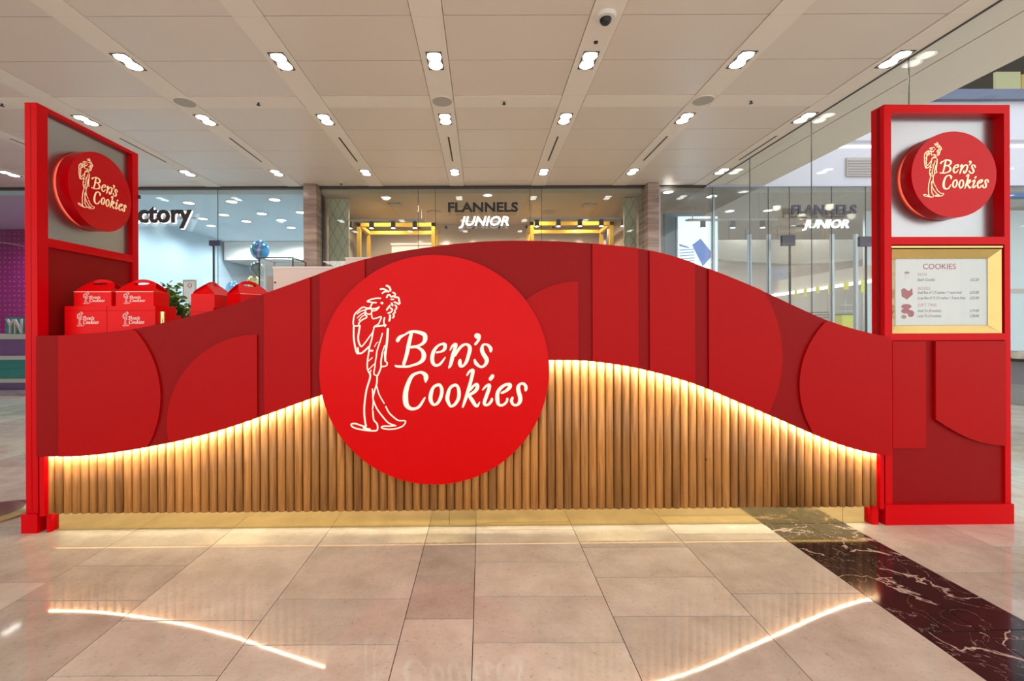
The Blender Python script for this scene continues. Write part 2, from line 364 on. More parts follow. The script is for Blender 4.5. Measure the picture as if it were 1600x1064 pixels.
# ------------------------------------------------------------------ logo drawing, traced as pen strokes
LOGO = {}
def tr(o, s, strokes):
    out = []
    for st in strokes:
        closed = st[0] == 'c'; w0 = None
        pts = st[1:] if closed else st
        if isinstance(pts[0], (int, float)): w0 = pts[0]; pts = pts[1:]
        out.append((closed, [(((o[0] + p[0] / s) - 679) / 179.5, (578 - (o[1] + p[1] / s)) / 179.5, (p[2] if len(p) > 2 else w0) / s / 179.5) for p in pts]))
    return out
A = ((540, 435), 8.87); B = ((540, 550), 8.18); Cc = ((610, 510), 14.19); D = ((690, 510), 14.19); E = ((620, 570), 13.3); G = ((715, 570), 13.91)
fig = tr(*A, [
 (22, (490, 148), (530, 145), (570, 165), (600, 185)), (20, (515, 205), (545, 185), (575, 180)), (26, (575, 100), (605, 115), (625, 145), (625, 170)),
 (20, (575, 265), (590, 235), (615, 225), (630, 250)), (20, (660, 195), (685, 205), (695, 230)),
 (22, (640, 255), (680, 245), (690, 262), (735, 265), (750, 320), (755, 345), (740, 355)), (20, (735, 355), (705, 335), (680, 330)), (18, (635, 290), (670, 290)),
 (24, (645, 345), (655, 375)), (20, (690, 370), (710, 390), (705, 425)), (22, (620, 375), (600, 400), (575, 435)),
 (20, (625, 410), (650, 425), (645, 455), (615, 475), (595, 480)), (20, (685, 440), (690, 470), (665, 495), (675, 520), (660, 545)),
 (26, (620, 510), (620, 550), (610, 585)), (32, (506, 340), (514, 342)),
 (18, (490, 275), (430, 275), (360, 290), (305, 318), (340, 325), (400, 335), (430, 335)), (18, (375, 345), (360, 375), (345, 410)),
 (18, (470, 395), (430, 415), (380, 420), (345, 408), (290, 415)), (16, (465, 405), (430, 440), (380, 450)),
 ('c', 16, (290, 430), (285, 470), (320, 495), (360, 485), (370, 450), (350, 420)),
 (18, (290, 405), (240, 400), (190, 440), (135, 495), (115, 580), (120, 650), (180, 655), (195, 610), (240, 570), (290, 545), (300, 520), (275, 500), (290, 475)),
 (12, (275, 435), (215, 455), (170, 490)), (12, (280, 465), (220, 500), (170, 545)), (12, (280, 500), (230, 530), (190, 580)),
 (16, (365, 490), (380, 555), (430, 550), (500, 530), (480, 590), (460, 630), (410, 660)), (22, (410, 665), (470, 660), (560, 645)), (20, (545, 545), (535, 600), (550, 665)),
 (16, (400, 670), (385, 740), (340, 800), (290, 870), (230, 940), (205, 930)), (22, (205, 655), (190, 740), (180, 820), (190, 890), (210, 930)),
 (22, (120, 665), (118, 800), (130, 900), (150, 1000), (170, 1040)), (22, (175, 960), (185, 1030), (230, 1030), (290, 980), (325, 945)),
 (18, (385, 740), (365, 850), (340, 930), (320, 1064)), (9, (405, 945), (430, 900), (455, 880)), (24, (350, 1000), (378, 1000)),
 (16, (515, 760), (480, 880), (440, 1000), (430, 1064)), (30, (590, 700), (580, 850), (560, 1000), (553, 1064)), (14, (545, 930), (520, 1000), (510, 1064))])
fig += tr(*B, [
 (16, (295, 30), (285, 100), (280, 180), (290, 235), (320, 290)), (14, (400, 30), (385, 120), (375, 200), (365, 280), (410, 300)),
 (24, (505, 0), (510, 100)), (16, (505, 110), (535, 140), (520, 175), (465, 185)), (18, (475, 0), (455, 120), (455, 190), (430, 260), (410, 300)),
 (11, (300, 110), (345, 70)), (11, (300, 220), (370, 150)), (12, (310, 260), (330, 230)),
 (20, (315, 270), (315, 330), (270, 480), (245, 650), (240, 770), (250, 880), (262, 940)), (18, (405, 310), (400, 400), (370, 500), (350, 580)),
 (15, (345, 470), (350, 560), (355, 640), (345, 730)),
 (17, (350, 750), (360, 860), (400, 910), (410, 960), (395, 1000), (300, 1000), (170, 980), (90, 950), (75, 915), (130, 910), (200, 935), (260, 950)),
 (13, (400, 430), (430, 540), (495, 655)),
 (16, (515, 695), (560, 780), (650, 860), (690, 875), (765, 880), (735, 940), (650, 975), (540, 985), (460, 965), (480, 945), (560, 945), (620, 940)),
 (16, (355, 610), (400, 720), (480, 830), (550, 905), (640, 940)), (22, (230, 965), (310, 985))])
LET = [
 tr(*Cc, [((470, 150, 70), (410, 400, 85), (370, 600, 80), (300, 830, 70)),
  ((165, 310, 80), (215, 240, 75), (320, 185, 40), (430, 125, 50), (540, 115, 60), (680, 145, 80), (760, 190, 95), (775, 280, 95), (730, 370, 70), (620, 430, 50), (470, 460, 60)),
  ((470, 460, 55), (590, 460, 50), (700, 530, 70), (745, 630, 100), (720, 740, 90), (620, 820, 60), (480, 865, 50), (380, 890, 50), (160, 885, 50), (110, 865, 30))]),
 tr(*Cc, [((1030, 580, 40), (1130, 560, 45), (1200, 510, 70), (1215, 420, 80), (1170, 390, 55), (1060, 430, 50), (970, 540, 75), (930, 680, 85), (940, 800, 80), (1000, 865, 60), (1090, 845, 55), (1160, 770, 45), (1215, 690, 25))]),
 tr(*D, [((190, 530, 25), (240, 440, 50), (320, 400, 70), (290, 520, 75), (250, 650, 85), (200, 850, 70), (160, 920, 35)),
  ((300, 650, 50), (370, 530, 60), (450, 440, 60), (540, 400, 50), (610, 440, 75), (630, 510, 85), (600, 640, 80), (550, 790, 70), (480, 880, 50), (420, 880, 70), (405, 810, 85), (410, 755, 60))]),
 tr(*D, [((785, 215, 120), (815, 225, 125)), ((830, 240, 90), (820, 310, 60), (750, 400, 50))]),
 tr(*D, [((1090, 560, 50), (1090, 500, 80), (1040, 430, 60), (980, 405, 45), (920, 420, 50), (895, 520, 85), (930, 620, 90), (1000, 740, 95), (980, 840, 70), (900, 905, 50), (830, 885, 60), (760, 820, 75), (735, 750, 45))]),
 tr(*E, [((600, 360, 30), (605, 290, 90), (600, 220, 90), (520, 160, 60), (430, 170, 50), (320, 230, 70), (240, 380, 85), (190, 550, 100), (180, 700, 110), (200, 830, 100), (280, 905, 70), (380, 910, 55), (470, 860, 55), (550, 740, 45), (585, 680, 25))]),
 tr(*E, [('c', (850, 420, 60), (760, 470, 60), (710, 600, 80), (700, 720, 80), (740, 810, 60), (790, 830, 50), (860, 780, 60), (920, 650, 70), (935, 520, 70), (900, 430, 60))]),
 tr(*E, [('c', (1210, 425, 60), (1110, 480, 60), (1060, 620, 80), (1050, 720, 80), (1090, 830, 60), (1130, 865, 50), (1210, 820, 60), (1280, 700, 70), (1290, 560, 70), (1265, 460, 60))]),
 tr(*G, [((205, 230, 35), (260, 150, 50), (335, 120, 60), (325, 200, 75), (290, 350, 70), (230, 560, 75), (160, 780, 65), (110, 920, 40)),
  ((270, 560, 40), (350, 460, 50), (420, 430, 60), (430, 500, 80), (380, 580, 70), (290, 640, 60), (250, 670, 60), (310, 770, 80), (380, 880, 70), (430, 900, 50), (475, 820, 25))]),
 tr(*G, [((545, 550, 30), (620, 470, 50), (690, 445, 60), (680, 530, 75), (620, 700, 75), (580, 820, 75), (590, 875, 55), (660, 875, 50), (730, 800, 60), (745, 750, 50)), ((760, 252, 80), (715, 315, 80))]),
 tr(*G, [((960, 620, 50), (1060, 570, 60), (1130, 500, 80), (1140, 440, 70), (1050, 440, 60), (940, 510, 70), (870, 620, 80), (865, 780, 85), (895, 875, 60), (980, 885, 50), (1060, 820, 50), (1080, 750, 50))]),
 tr(*G, [((1480, 560, 60), (1485, 490, 70), (1440, 425, 60), (1370, 425, 50), (1320, 490, 80), (1325, 590, 90), (1360, 720, 90), (1350, 820, 80), (1290, 885, 50), (1210, 875, 55), (1170, 800, 70), (1190, 730, 55))])]
def stroke_mesh(strokes, fn, h, sub=4, wmul=1.0, name='letter', mat=None):
    """fn(a,b,t)->xyz maps unit-disc logo coordinates; t = height over the surface"""
    mb = MB()
    for si, (closed, p) in enumerate(strokes):
        n = len(p); q = []
        for i in range(n if closed else n - 1):
            p0, p1, p2, p3 = (p[(i - 1) % n] if closed or i > 0 else p[0]), p[i], p[(i + 1) % n], (p[(i + 2) % n] if closed or i + 2 < n else p[-1])
            for k in range(sub):
                t = k / sub
                q.append(tuple(.5 * (2 * b + (c - a) * t + (2 * a - 5 * b + 4 * c - d) * t * t + (3 * b - a - 3 * c + d) * t ** 3) for a, b, c, d in zip(p0, p1, p2, p3)))
        if not closed: q.append(p[-1])
        m_ = len(q); L_, R_ = [], []
        for i in range(m_):
            a, b = q[(i - 1) % m_] if closed or i else q[0], q[(i + 1) % m_] if closed or i < m_ - 1 else q[-1]
            dx, dy = b[0] - a[0], b[1] - a[1]; l = math.hypot(dx, dy) or 1; nx, ny = -dy / l, dx / l; wv = q[i][2] / 2 * wmul
            L_.append((q[i][0] + nx * wv, q[i][1] + ny * wv)); R_.append((q[i][0] - nx * wv, q[i][1] - ny * wv))
        if not closed:   # rounded ends
            def cap(c, frm, wv, s):
                a0 = math.atan2(frm[1] - c[1], frm[0] - c[0]); return [(c[0] + wv * math.cos(a0 + s * k * math.pi / 4), c[1] + wv * math.sin(a0 + s * k * math.pi / 4)) for k in (1, 2, 3)]
            c1 = cap(q[-1], L_[-1], q[-1][2] / 2 * wmul, -1); c0 = cap(q[0], R_[0], q[0][2] / 2 * wmul, -1)
            for cpt, base in ((c1, (R_[-1], L_[-1])), (c0, (L_[0], R_[0]))):
                mb.prism([base[1]] + cpt + [base[0]], fn, 0, h * (1 + .02 * (si % 5)))
        n0 = len(mb.v); hh = h * (1 + .02 * (si % 5))
        for i in range(m_):
            mb.v += [tuple(fn(*L_[i], hh)), tuple(fn(*R_[i], hh)), tuple(fn(*L_[i], 0)), tuple(fn(*R_[i], 0))]
        for i in range(m_ if closed else m_ - 1):
            a, b = n0 + 4 * i, n0 + 4 * ((i + 1) % m_)
            mb.f += [(a, a + 1, b + 1, b), (a, b, b + 2, a + 2), (a + 1, a + 3, b + 3, b + 1)]
    me = bpy.data.meshes.new(name); me.from_pydata(mb.v, [], mb.f); me.materials.append(mat); return me
def put_logo(parent, fn, h, mat, joined=False, sub=4, wmul=1.0, prefix='letter'):
    if joined:
        allst = [s for s in fig] + [s for l in LET for s in l]
        return link('logo_print', stroke_mesh(allst, fn, h, 2, wmul, 'logo_print', mat), parent)
    link('figure_drawing', stroke_mesh(fig, fn, h, 3, wmul, 'figure_drawing', mat), parent, label=None)
    for l in LET: link('letter', stroke_mesh(l, fn, h, sub, wmul, 'letter', mat), parent)

# ================================================================== SETTING
# ---- floor: dark grout bed with single tiles
grout = struct('floor', MB().box(-14, 14, -8, 16, -.05, -.003), M_dark, 'polished beige limestone floor with a black marble band', 'floor')
def unit_tile(name, mat):
    mb = MB(); b = .0022; mb.box(-.5, .5, -.5, .5, -.02, 0); return mb.mesh(name, mat)
TM, TB = unit_tile('tile', M_tile), unit_tile('tile_dark', M_marble)
def vis(x0, x1, za, zb):
    X, Z = (x0 + x1) / 2, (za + zb) / 2
    if Z < 1.0: return False
    for xx in (x0, X, x1):
        px, py = PX + F * xx / Z, PY + F * EYE / Z
        if -25 < px < 1625 and py < 1100 and not (45 < px < 1570 and py < 812): return True
    return False
far = MB(); fard = MB(); ntile = 0
def put_tile(x0, x1, za, zb, dark=False):
    global ntile
    g = .0016; gy = .0026
    if vis(x0, x1, za, zb) and ntile < 290:
        o = link('marble_tile' if dark else 'tile', TB if dark else TM, grout, ((x0 + x1) / 2, (za + zb) / 2 - CD, 0))
        o.scale = (x1 - x0 - 2 * g, zb - za - 2 * gy, 1); ntile += 1
    else:
        (fard if dark else far).box(x0 + g, x1 - g, za + g - CD, zb - g - CD, -.02, 0)
cols = {(-2.51, -1.96): [1.2, 1.49, 2.043, 2.6], (-1.96, -1.42): [1.05, 1.35, 1.908, 2.185, 2.74], (-1.42, -.865): [.9, 1.494, 1.775, 2.6],
        (-.865, -.306): [1.08, 1.636, 1.913, 2.75], (-.306, -.037): [.95, 1.23, 1.781, 2.6], (-.037, .512): [1.09, 1.644, 1.927, 2.206, 2.56],
        (.512, 1.06): [.95, 1.24, 1.791, 2.069, 2.35, 2.62], (1.06, 1.62): [.85, 1.39, 1.940, 2.50], (1.62, 1.86): [.57, 1.13, 1.694, 2.258, 2.82],
        (1.86, 2.09): [1.14, 1.704, 2.063, 2.258, 2.82], (2.09, 2.64): [.99, 1.54, 2.10, 2.65]}
x = -2.51
while x > -13: cols[(x - .555, x)] = [random.choice((.4, .68, .96))]; x -= .555
x = 2.64
while x < 13: cols[(x, x + .555)] = [random.choice((.4, .68, .96))]; x += .555
for (x0, x1), js in sorted(cols.items(), key=lambda t: abs(t[0][0])):
    js = list(js); dark = 1.6 < x0 < 2.0
    while js[-1] < 15.5: js.append(js[-1] + (.56 if dark else random.choice((.28, .555, .555, .83))))
    while js[0] > -4: js.insert(0, js[0] - (.56 if dark else .555))
    for a, b in zip(js, js[1:]): put_tile(x0, x1, a, b, dark)
far.build('far_tiles', M_tile, grout, kind='stuff'); fard.build('far_marble_tiles', M_marble, grout, kind='stuff')
MB().box(-12, -6.2, 2.6, 2.9, 0.0005, .002).build('dark_floor_band', M_marble, grout)

# ---- ceiling: plaster bands with metal panels between
H = 2.4
ceil = struct('ceiling', MB().box(-14, 1.60 * H, -9, BY + .2, CZ + .04, CZ + .1), M_ceilband, 'pale mall ceiling of metal panels between plaster bands', 'ceiling')
strips = [-.173 + .577 * k for k in range(-7, 4)]
SW = .051
cross = [(1.464 - .26 * k) for k in range(8, 0, -1)] + [1.464, 1.711, 1.972, 2.076, 2.313, 2.582, 2.863, 3.13, 3.30]
edges = []
for k, s_ in enumerate(strips):
    x0, x1 = (s_ - SW) * H, (s_ + SW) * H
    js = [-1.0, .4, 1.464, 1.972, 2.9, 3.30]
    for a, b in zip(js, js[1:]):
        MB().box(x0 + .001, x1 - .001, a * H - CD + .001, b * H - CD - .001, CZ, CZ + .03).build('ceiling_band', M_ceilband, ceil)
    nx = (strips[k + 1] - SW) * H if k + 1 < len(strips) else 1.602 * H
    for a, b in zip(cross, cross[1:]):
        if k + 1 == len(strips): continue
        narrow = abs(a - 1.972) < .01
        MB().box(x1 + .004, nx - .004, a * H - CD + .004, b * H - CD - .004, CZ + (.0 if narrow else .006), CZ + .034).build(
            'ceiling_panel', M_ceilband if narrow else M_ceil, ceil)
MB().box((strips[-1] + SW) * H - .0, 1.602 * H, -9, BY, CZ, CZ + .03).build('edge_band', M_ceilband, ceil)
# soffit beyond the glass screen, edge of the atrium
struct('trim_1', MB().box(1.607 * H, 1.728 * H, -9, BY, CZ, CZ + .2), M_ceilband, 'narrow plaster soffit strip just outside the glass screen', 'ceiling trim')
struct('trim_2', MB().box(1.735 * H, 2.02 * H, -9, BY, CZ - .0, CZ + 1.3), M_ceilband, 'wide plaster bulkhead along the atrium edge', 'ceiling trim')

# downlights
ordw = ['leftmost', 'second', 'third', 'fourth', 'fifth', 'sixth', 'seventh', 'eighth', 'ninth']
def downlight():
    t = thing('downlight', 'x', 'light', group='twin downlights in the mall ceiling')
    f = MB()
    w_, l_ = .069, .137
    f.box(-w_, w_, -l_, -l_ + .012, -.004, .03).box(-w_, w_, l_ - .012, l_, -.004, .03).box(-w_, -w_ + .01, -l_, l_, -.004, .03).box(w_ - .01, w_, -l_, l_, -.004, .03).box(-w_, w_, -l_, l_, .01, .03)
    f.build('housing', M_black, t)
    for y in (-.067, .067):
        MB().cyl((0, y, -.006), .0635, .016, 24).build('lamp', M_lamp, t)
    return t
dl = downlight(); first = True
rows = [('nearest', 1.711, 1.0), ('middle', 2.191, 1.0), ('farthest', 2.946, 1.0)]
for rn, zr, pw in rows:
    vs = [s_ for s_ in strips if -20 < PX + F * s_ / zr < 1600]
    if rn == 'farthest': vs = [s_ for s_ in vs]
    for i, s_ in enumerate(vs):
        loc = (s_ * H, zr * H - CD, CZ)
        lab = f'twin square downlight, {ordw[i]} from the left in the {rn} ceiling row'
        if i == 0: lab = f'twin square downlight, leftmost in the {rn} ceiling row'
        if first: dl.location = loc; dl['label'] = lab; first = False
        else: copy_tree(dl, None, loc, None, lab)
        spot('downlight_beam', (loc[0], loc[1], CZ - .03), 26, ang=110)
# slots, smoke-detector plates, sprinklers, camera dome
k = 0
for s_ in strips:
    if PX + F * s_ / 2.45 < -10 or PX + F * s_ / 2.45 > 1560: continue
    t = thing('air_slot', f'thin black air slot in the ceiling, {ordw[k] + (" from the left" if k else "")}', 'vent', (s_ * H, 2.57 * H - CD, CZ), group='linear air slots in the ceiling'); k += 1
    MB().box(-.018, .018, -.43, .43, -.003, .01).build('slot_frame', M_ceilband, t)
    MB().box(-.010, .010, -.42, .42, -.005, .009).build('slot_blade', M_black, t)
for s_, d in ((-1.315, 'left'), (-.173, 'middle'), (.985, 'right')):
    t = thing('ceiling_speaker', f'{d} round grey speaker grille flush in the mall ceiling', 'speaker', (s_ * H, 2.017 * H - CD, CZ))
    MB().cyl((0, 0, -.006), .105, .012, 32).build('grille', M_grey, t); MB().ring((0, 0, -.008), .105, .115, .01).build('rim', M_ceilband, t)
for i, (s_, zr) in enumerate(((-.99, 2.02), (.102, 2.02), (1.20, 2.02), (-2.13, 2.02), (-.972, 3.15))):
    t = thing('sprinkler', ['small ceiling sprinkler between second and third downlight bands', 'small ceiling sprinkler just right of the middle speaker', 'small ceiling sprinkler right of the right speaker', 'small ceiling sprinkler above the left tower', 'tiny ceiling sprinkler near the left shop front'][i], 'sprinkler', (s_ * H, zr * H - CD, CZ))
    MB().cyl((0, 0, -.006), .03, .012, 16).build('escutcheon', M_whiteplastic, t); MB().cyl((0, 0, -.03), .009, .026, 10).cyl((0, 0, -.032), .02, .003, 12).build('sprinkler_head', M_black, t)
t = thing('dome_camera', 'white ceiling security camera dome with dark lens near top edge', 'camera', (.402 * H, 1.464 * H - CD, CZ))
MB().cyl((0, 0, -.03), .075, .034, 28, r2=.085).build('housing', M_whiteplastic, t); MB().ball((0, 0, -.03), .045, 20, 10).build('dome', M_black, t, smooth=True)
t = thing('ceiling_sensor', 'small black round sensor on the ceiling band below the camera dome', 'sensor', (.405 * H, 1.60 * H - CD, CZ))
MB().cyl((0, 0, -.008), .018, .012, 14).build('sensor_body', M_black, t)

# ---- shop-front wall line
def bx(px): return (px - PX) * (BY + CD) / F
XL, XR = bx(480), bx(1025)
# headers & pilasters
struct('trim_3', MB().box(-14, 1.602 * H, BY - .02, BY + .08, CZ - .022, CZ + .05), M_dark, 'thin dark head rail over the shop fronts', 'trim')
struct('trim_4', MB().box(bx(480), bx(500), BY - .15, BY + .3, 0, CZ - .001), M_strata, 'banded brown stone pilaster between blue and brown shops', 'pilaster')
struct('trim_5', MB().box(bx(1008), bx(1025), BY - .15, BY + .3, 0, CZ - .001), M_strata, 'banded brown stone pilaster right of the brown shop', 'pilaster')
struct('wall_left', MB().box(-13.6, -13.5, -9, BY - .1, 0, CZ), M_taupe, 'plain taupe wall added unseen far to the left to block background light')  # unseen wall added to keep bright background out of the glass reflections
# interiors
def room(name, x0, x1, y1, wm, cm, label, zc=3.45, y0=BY + .1):
    wl = struct('wall_' + name, MB().box(x0, x1, y1, y1 + .1, 0, zc).box(x0 - .05, x0, y0, y1, 0, zc).box(x1, x1 + .05, y0, y1, 0, zc), wm, label)
    struct('ceiling_' + name, MB().box(x0, x1, y0, y1, zc, zc + .08), cm, label.replace('walls', 'ceiling').replace('wall', 'ceiling'), 'ceiling')
    return wl
room('blue_shop', -6.98, XL - .02, 11.5, M_wallcyan, M_ceilblue, 'pale blue inner walls of the shop behind the cartons')
room('purple_shop', -13, -7.10, 8.0, M_dots, M_ceilblue, 'magenta dotted wall of the shop at the far left')
room('brown_shop', bx(500), bx(1010), 7.7, M_taupe, M_taupeceil, 'taupe inner walls of the brown shop in the middle')
room('right_shop', bx(1030), 13, 10.5, M_warm, M_warmdark, 'warm beige inner walls of the shop on the right')
# lights in the shops
def shop_lamp(px, py, Y, lab, r=.09):
    a, b = ray(px, py); zc = 3.45; Z = (zc - EYE) / b
    t = thing('recessed_lamp', lab, 'light', (a * Z, Z - CD, zc), group='recessed lamps in the shop ceilings')
    MB().cyl((0, 0, -.012), r, .014, 18).build('lens', M_lamp, t); MB().ring((0, 0, -.016), r, r + .02, .016, 18).build('rim', M_whiteplastic, t)
for i, (px, py) in enumerate(((295, 316), (362, 314), (429, 311), (350, 335), (409, 333), (470, 331), (285, 330), (317, 341), (385, 345), (440, 343), (262, 345), (330, 352), (455, 355))):
    shop_lamp(px, py, 0, 'round recessed lamp in blue shop ceiling, ' + ['above the sign end', 'right of glass joint, front row', 'front row near the stone pilaster', 'second row right of glass joint', 'second row above balloons', 'second row near the stone pilaster', 'behind the black letters', 'third row left of glass joint', 'third row left of balloons', 'third row right of balloons', 'third row below the black letters', 'fourth row at the glass joint', 'fourth row near the stone pilaster'][i])
for i, (px, py) in enumerate(((762, 304), (604, 308), (535, 344))):
    shop_lamp(px, py, 0, 'round recessed lamp in brown shop ceiling, ' + ['over the sign', 'left of the glass joints', 'near the patterned wall'][i], .07)
for i, (px, py) in enumerate(((1044, 299), (1112, 306), (1140, 329), (1200, 328))):
    shop_lamp(px, py, 0, 'round recessed lamp in right shop ceiling, ' + ['beside the steel frame', 'above the lit poster', 'right of the poster', 'far right under skylight reflection'][i], .08)
# back of brown shop: wall washers and cabinet line
for i in range(9):
    q = P(655 + 42 * i, 357, 7.55)
    spot('wall_washer', (q.x, 7.56, 3.30), 16, (1, .86, .84), 75, .01)
    t = thing('wall_washer_lamp', 'small wall washer lamp, ' + (ordw[i] if i else 'leftmost') + (' from the left' if i else '') + ' on the back wall of the brown shop', 'light', (q.x, 7.56, 3.33), group='wall washers in the brown shop')
    MB().cyl((0, 0, 0), .03, .05, 12).build('lamp_can', M_black, t); MB().box(-.01, .01, 0, .14, .02, .05).build('bracket', M_black, t)
# patterned wing walls
for (pa, pb, lab) in ((503, 536, 'grey green diamond patterned wall strip at left of brown shop'), (986, 1006, 'diamond patterned wall strip at right of brown shop')):
    t = thing('patterned_wall', lab, 'wall', (bx(pa), BY + .35, 0)); t['kind'] = 'structure'
    MB().box(0, bx(pb) - bx(pa), 0, .06, 0, 3.44).build('paper_face', M_diam, t)
# gold portal frames
def portal(pxa, pxb, py, dy, lab):
    Y = 6.3; a = P(pxa, py, Y); b = P(pxb, py, Y)
    t = thing('portal_frame', lab, 'display frame', ((a.x + b.x) / 2, Y, 0), group=None)
    w2 = (b.x - a.x) / 2; zt = a.z; r = .035
    for y in (0, dy):
        for x_ in (-w2, w2):
            MB().box(x_ - r, x_ + r, y - r, y + r, 0, zt).build('post', M_gold, t)
        MB().box(-w2 - r, w2 + r, y - r, y + r, zt - 2 * r, zt).build('top_bar', M_gold, t)
    for x_ in (-w2, w2):
        MB().box(x_ - r, x_ + r, 0, dy, zt - 2 * r, zt).build('side_bar', M_gold, t)
portal(561, 677, 349, .75, 'golden yellow open box frame at left in the brown shop')
portal(831, 955, 347, .75, 'golden yellow open box frame at right in the brown shop')
# track spots
def track(pxa, pxb, py, Y, n, lab):
    a, b = P(pxa, py, Y), P(pxb, py, Y)
    t = thing('track_light', lab, 'light', ((a.x + b.x) / 2, Y, a.z)); w2 = (b.x - a.x) / 2
    MB().box(-w2, w2, -.015, .015, 0, .035).build('track', M_grey, t)
    for x_ in (-w2 * .9, w2 * .9): MB().box(x_ - .006, x_ + .006, -.006, .006, .035, 3.45 - a.z).build('hanger', M_grey, t)
    for i in range(n):
        x_ = -w2 + 2 * w2 * (i + .5) / n
        MB().cyl((x_, 0, -.13), .045, .12, 14).box(x_ - .01, x_ + .01, -.01, .01, -.02, .01).build('spot_head', M_black, t)
        MB().cyl((x_, 0, -.135), .038, .006, 14).build('spot_lens', M_lamp, t)
track(530, 665, 346, 5.95, 4, 'grey ceiling track with four spotlights left in brown shop')
track(822, 990, 343, 5.95, 5, 'grey ceiling track with five spotlights right in brown shop')
track(1075, 1215, 345, 5.7, 3, 'grey ceiling track with spotlights in the right shop')
# low white counters in brown shop
for pa, pb, yt, lab in ((612, 700, 380, 'long pale display plinth at left behind the counter crest'), (806, 850, 381, 'pale display plinth right of the shop sign')):
    a = P(pa, yt, 7.15); b = P(pb, yt, 7.15)
    t = thing('display_plinth', lab, 'plinth', ((a.x + b.x) / 2, 7.15, 0)); w2 = (b.x - a.x) / 2
    MB().box(-w2, w2, 0, .5, 0, a.z - .04).build('plinth_body', M_pinkwhite, t); MB().box(-w2 - .02, w2 + .02, -.02, .52, a.z - .04, a.z).build('plinth_top', M_worktop, t)
# ceiling vents in brown shop
for i, (px, py) in enumerate(((617, 319), (678, 331), (858, 331), (921, 320))):
    a, b = ray(px, py); Z = (3.45 - EYE) / b
    t = thing('ceiling_vent', 'dark ceiling plate in brown shop, ' + ['left front', 'left rear', 'right rear', 'right front'][i], 'vent', (a * Z, Z - CD, 3.45))
    (MB().cyl((0, 0, -.02), .14, .02, 24) if i in (1, 2) else MB().box(-.12, .12, -.1, .1, -.03, 0)).build('plate', M_warmdark, t)
    MB().ring((0, 0, -.025), .10, .12, .01, 20).build('rim', M_grey, t)

# ---- glass of the fronts
def glass_front(n, joints, zt, lab, Y=BY, z0=0.0):
    t = link(f'window_{n}', None, None, (0, 0, 0), lab, 'structure', 'shop window')
    for a, b in zip(joints, joints[1:]):
        MB().box(a + .004, b - .004, Y - .006, Y + .006, z0 + .01, zt).build('pane', M_glass, t)
    for a in joints[1:-1]:
        MB().box(a - .003, a + .003, Y - .006, Y + .006, z0 + .01, zt).build('glass_joint', M_dark, t)
    return t
ZT = CZ - .025
glass_front(1, [-12.6, -10.8, -9, -7.02], ZT, 'glass shop front of the purple shop at far left')
glass_front(2, [-7.0, bx(341) - 2.9 + .9, bx(341), XL - .01], ZT, 'glass shop front of the blue shop behind the cartons')
glass_front(3, [bx(500), bx(654), bx(681), bx(828.5), bx(847), bx(1008)], ZT, 'glass shop front of the brown shop behind the crest')
glass_front(4, [bx(1031), bx(1114), bx(1201), bx(1234), bx(1300), bx(1353), 7.6, 8.6, 9.8, 11], ZT, 'glass shop front right of the brown shop')
struct('trim_6', MB().box(bx(1025), bx(1031), BY - .05, BY + .05, 0, ZT), M_alu, 'bright steel jamb beside the right stone pilaster', 'trim')
for i, px in enumerate((1114, 1171, 1201, 1300, 1337)):
    t = thing('mullion', ['leftmost', 'second', 'third', 'fourth', 'fifth'][i] + (' from the left' if i else '') + ' slim steel upright inside the right shop front', 'upright', (P(px, 400, BY + .25).x, BY + .25, 0), group='steel uprights of the right shop')
    MB().box(-.022, .022, -.03, .03, .01, 2.75 if i else 3.44).build('upright_tube', M_alu, t); MB().box(-.06, .06, -.06, .06, 0, .01).build('foot_plate', M_alu, t)
# door patch fittings
for pa, pb, ya, yb, lab, pe in ((328, 345, 376, 384, 'dark door patch fitting on the blue shop glass', 334), (1221, 1241, 368, 384, 'navy door patch fitting at left in the right shop front', 1234), (1342, 1362, 370, 385, 'navy door patch fitting beside the right tower', 1353)):
    a, b = P(pa, ya, BY), P(pb, yb, BY)
    t = thing('door_fitting', lab, 'door fitting', ((a.x + b.x) / 2, BY, 0)); w2 = (b.x - a.x) / 2
    MB().box(-w2, w2, -.03, .03, b.z, a.z).build('patch_plate', M_navy, t)
    xe = P(pe, 400, BY).x - (a.x + b.x) / 2
    MB().box(xe - .012, xe + .012, -.012, .012, .01, b.z).build('door_edge', M_black, t)
# ---- shop signs
a = P(700, 331, 5.08); b = P(809.5, 316, 5.08)
t = thing('shop_sign', 'black and white lit two-line shop sign over the brown shop', 'sign', (a.x, 5.08, a.z))
sign_letters('FLANNELS', t, (0, 0, 0), b.x - a.x, b.z - a.z, M_black, .02, .03)
c0 = P(717, 352, 5.08); c1 = P(795, 338, 5.08)
sign_letters('JUNIOR', t, (c0.x - a.x, 0, c0.z - a.z), c1.x - c0.x, c1.z - c0.z, M_halo_w, .02, .02, .25)
MB().box(0, b.x - a.x, .03, .10, (b.z - a.z) * .45, (b.z - a.z) * .55).box(c0.x - a.x + .03, c1.x - a.x, .03, .10, c0.z - a.z + .06, c0.z - a.z + .08).build('sign_rail', M_grey, t)
a = P(1237, 335, 5.08); b = P(1338, 320, 5.08)
t = thing('shop_sign', 'black and white two-line shop sign left of the right tower', 'sign', (a.x, 5.08, a.z))
sign_letters('FLANNELS', t, (0, 0, 0), b.x - a.x, b.z - a.z, M_navy, .02, .03)
c0 = P(1254, 356, 5.08); c1 = P(1326, 343, 5.08)
sign_letters('JUNIOR', t, (c0.x - a.x, 0, c0.z - a.z), c1.x - c0.x, c1.z - c0.z, M_halo_w, .02, .02, .25)
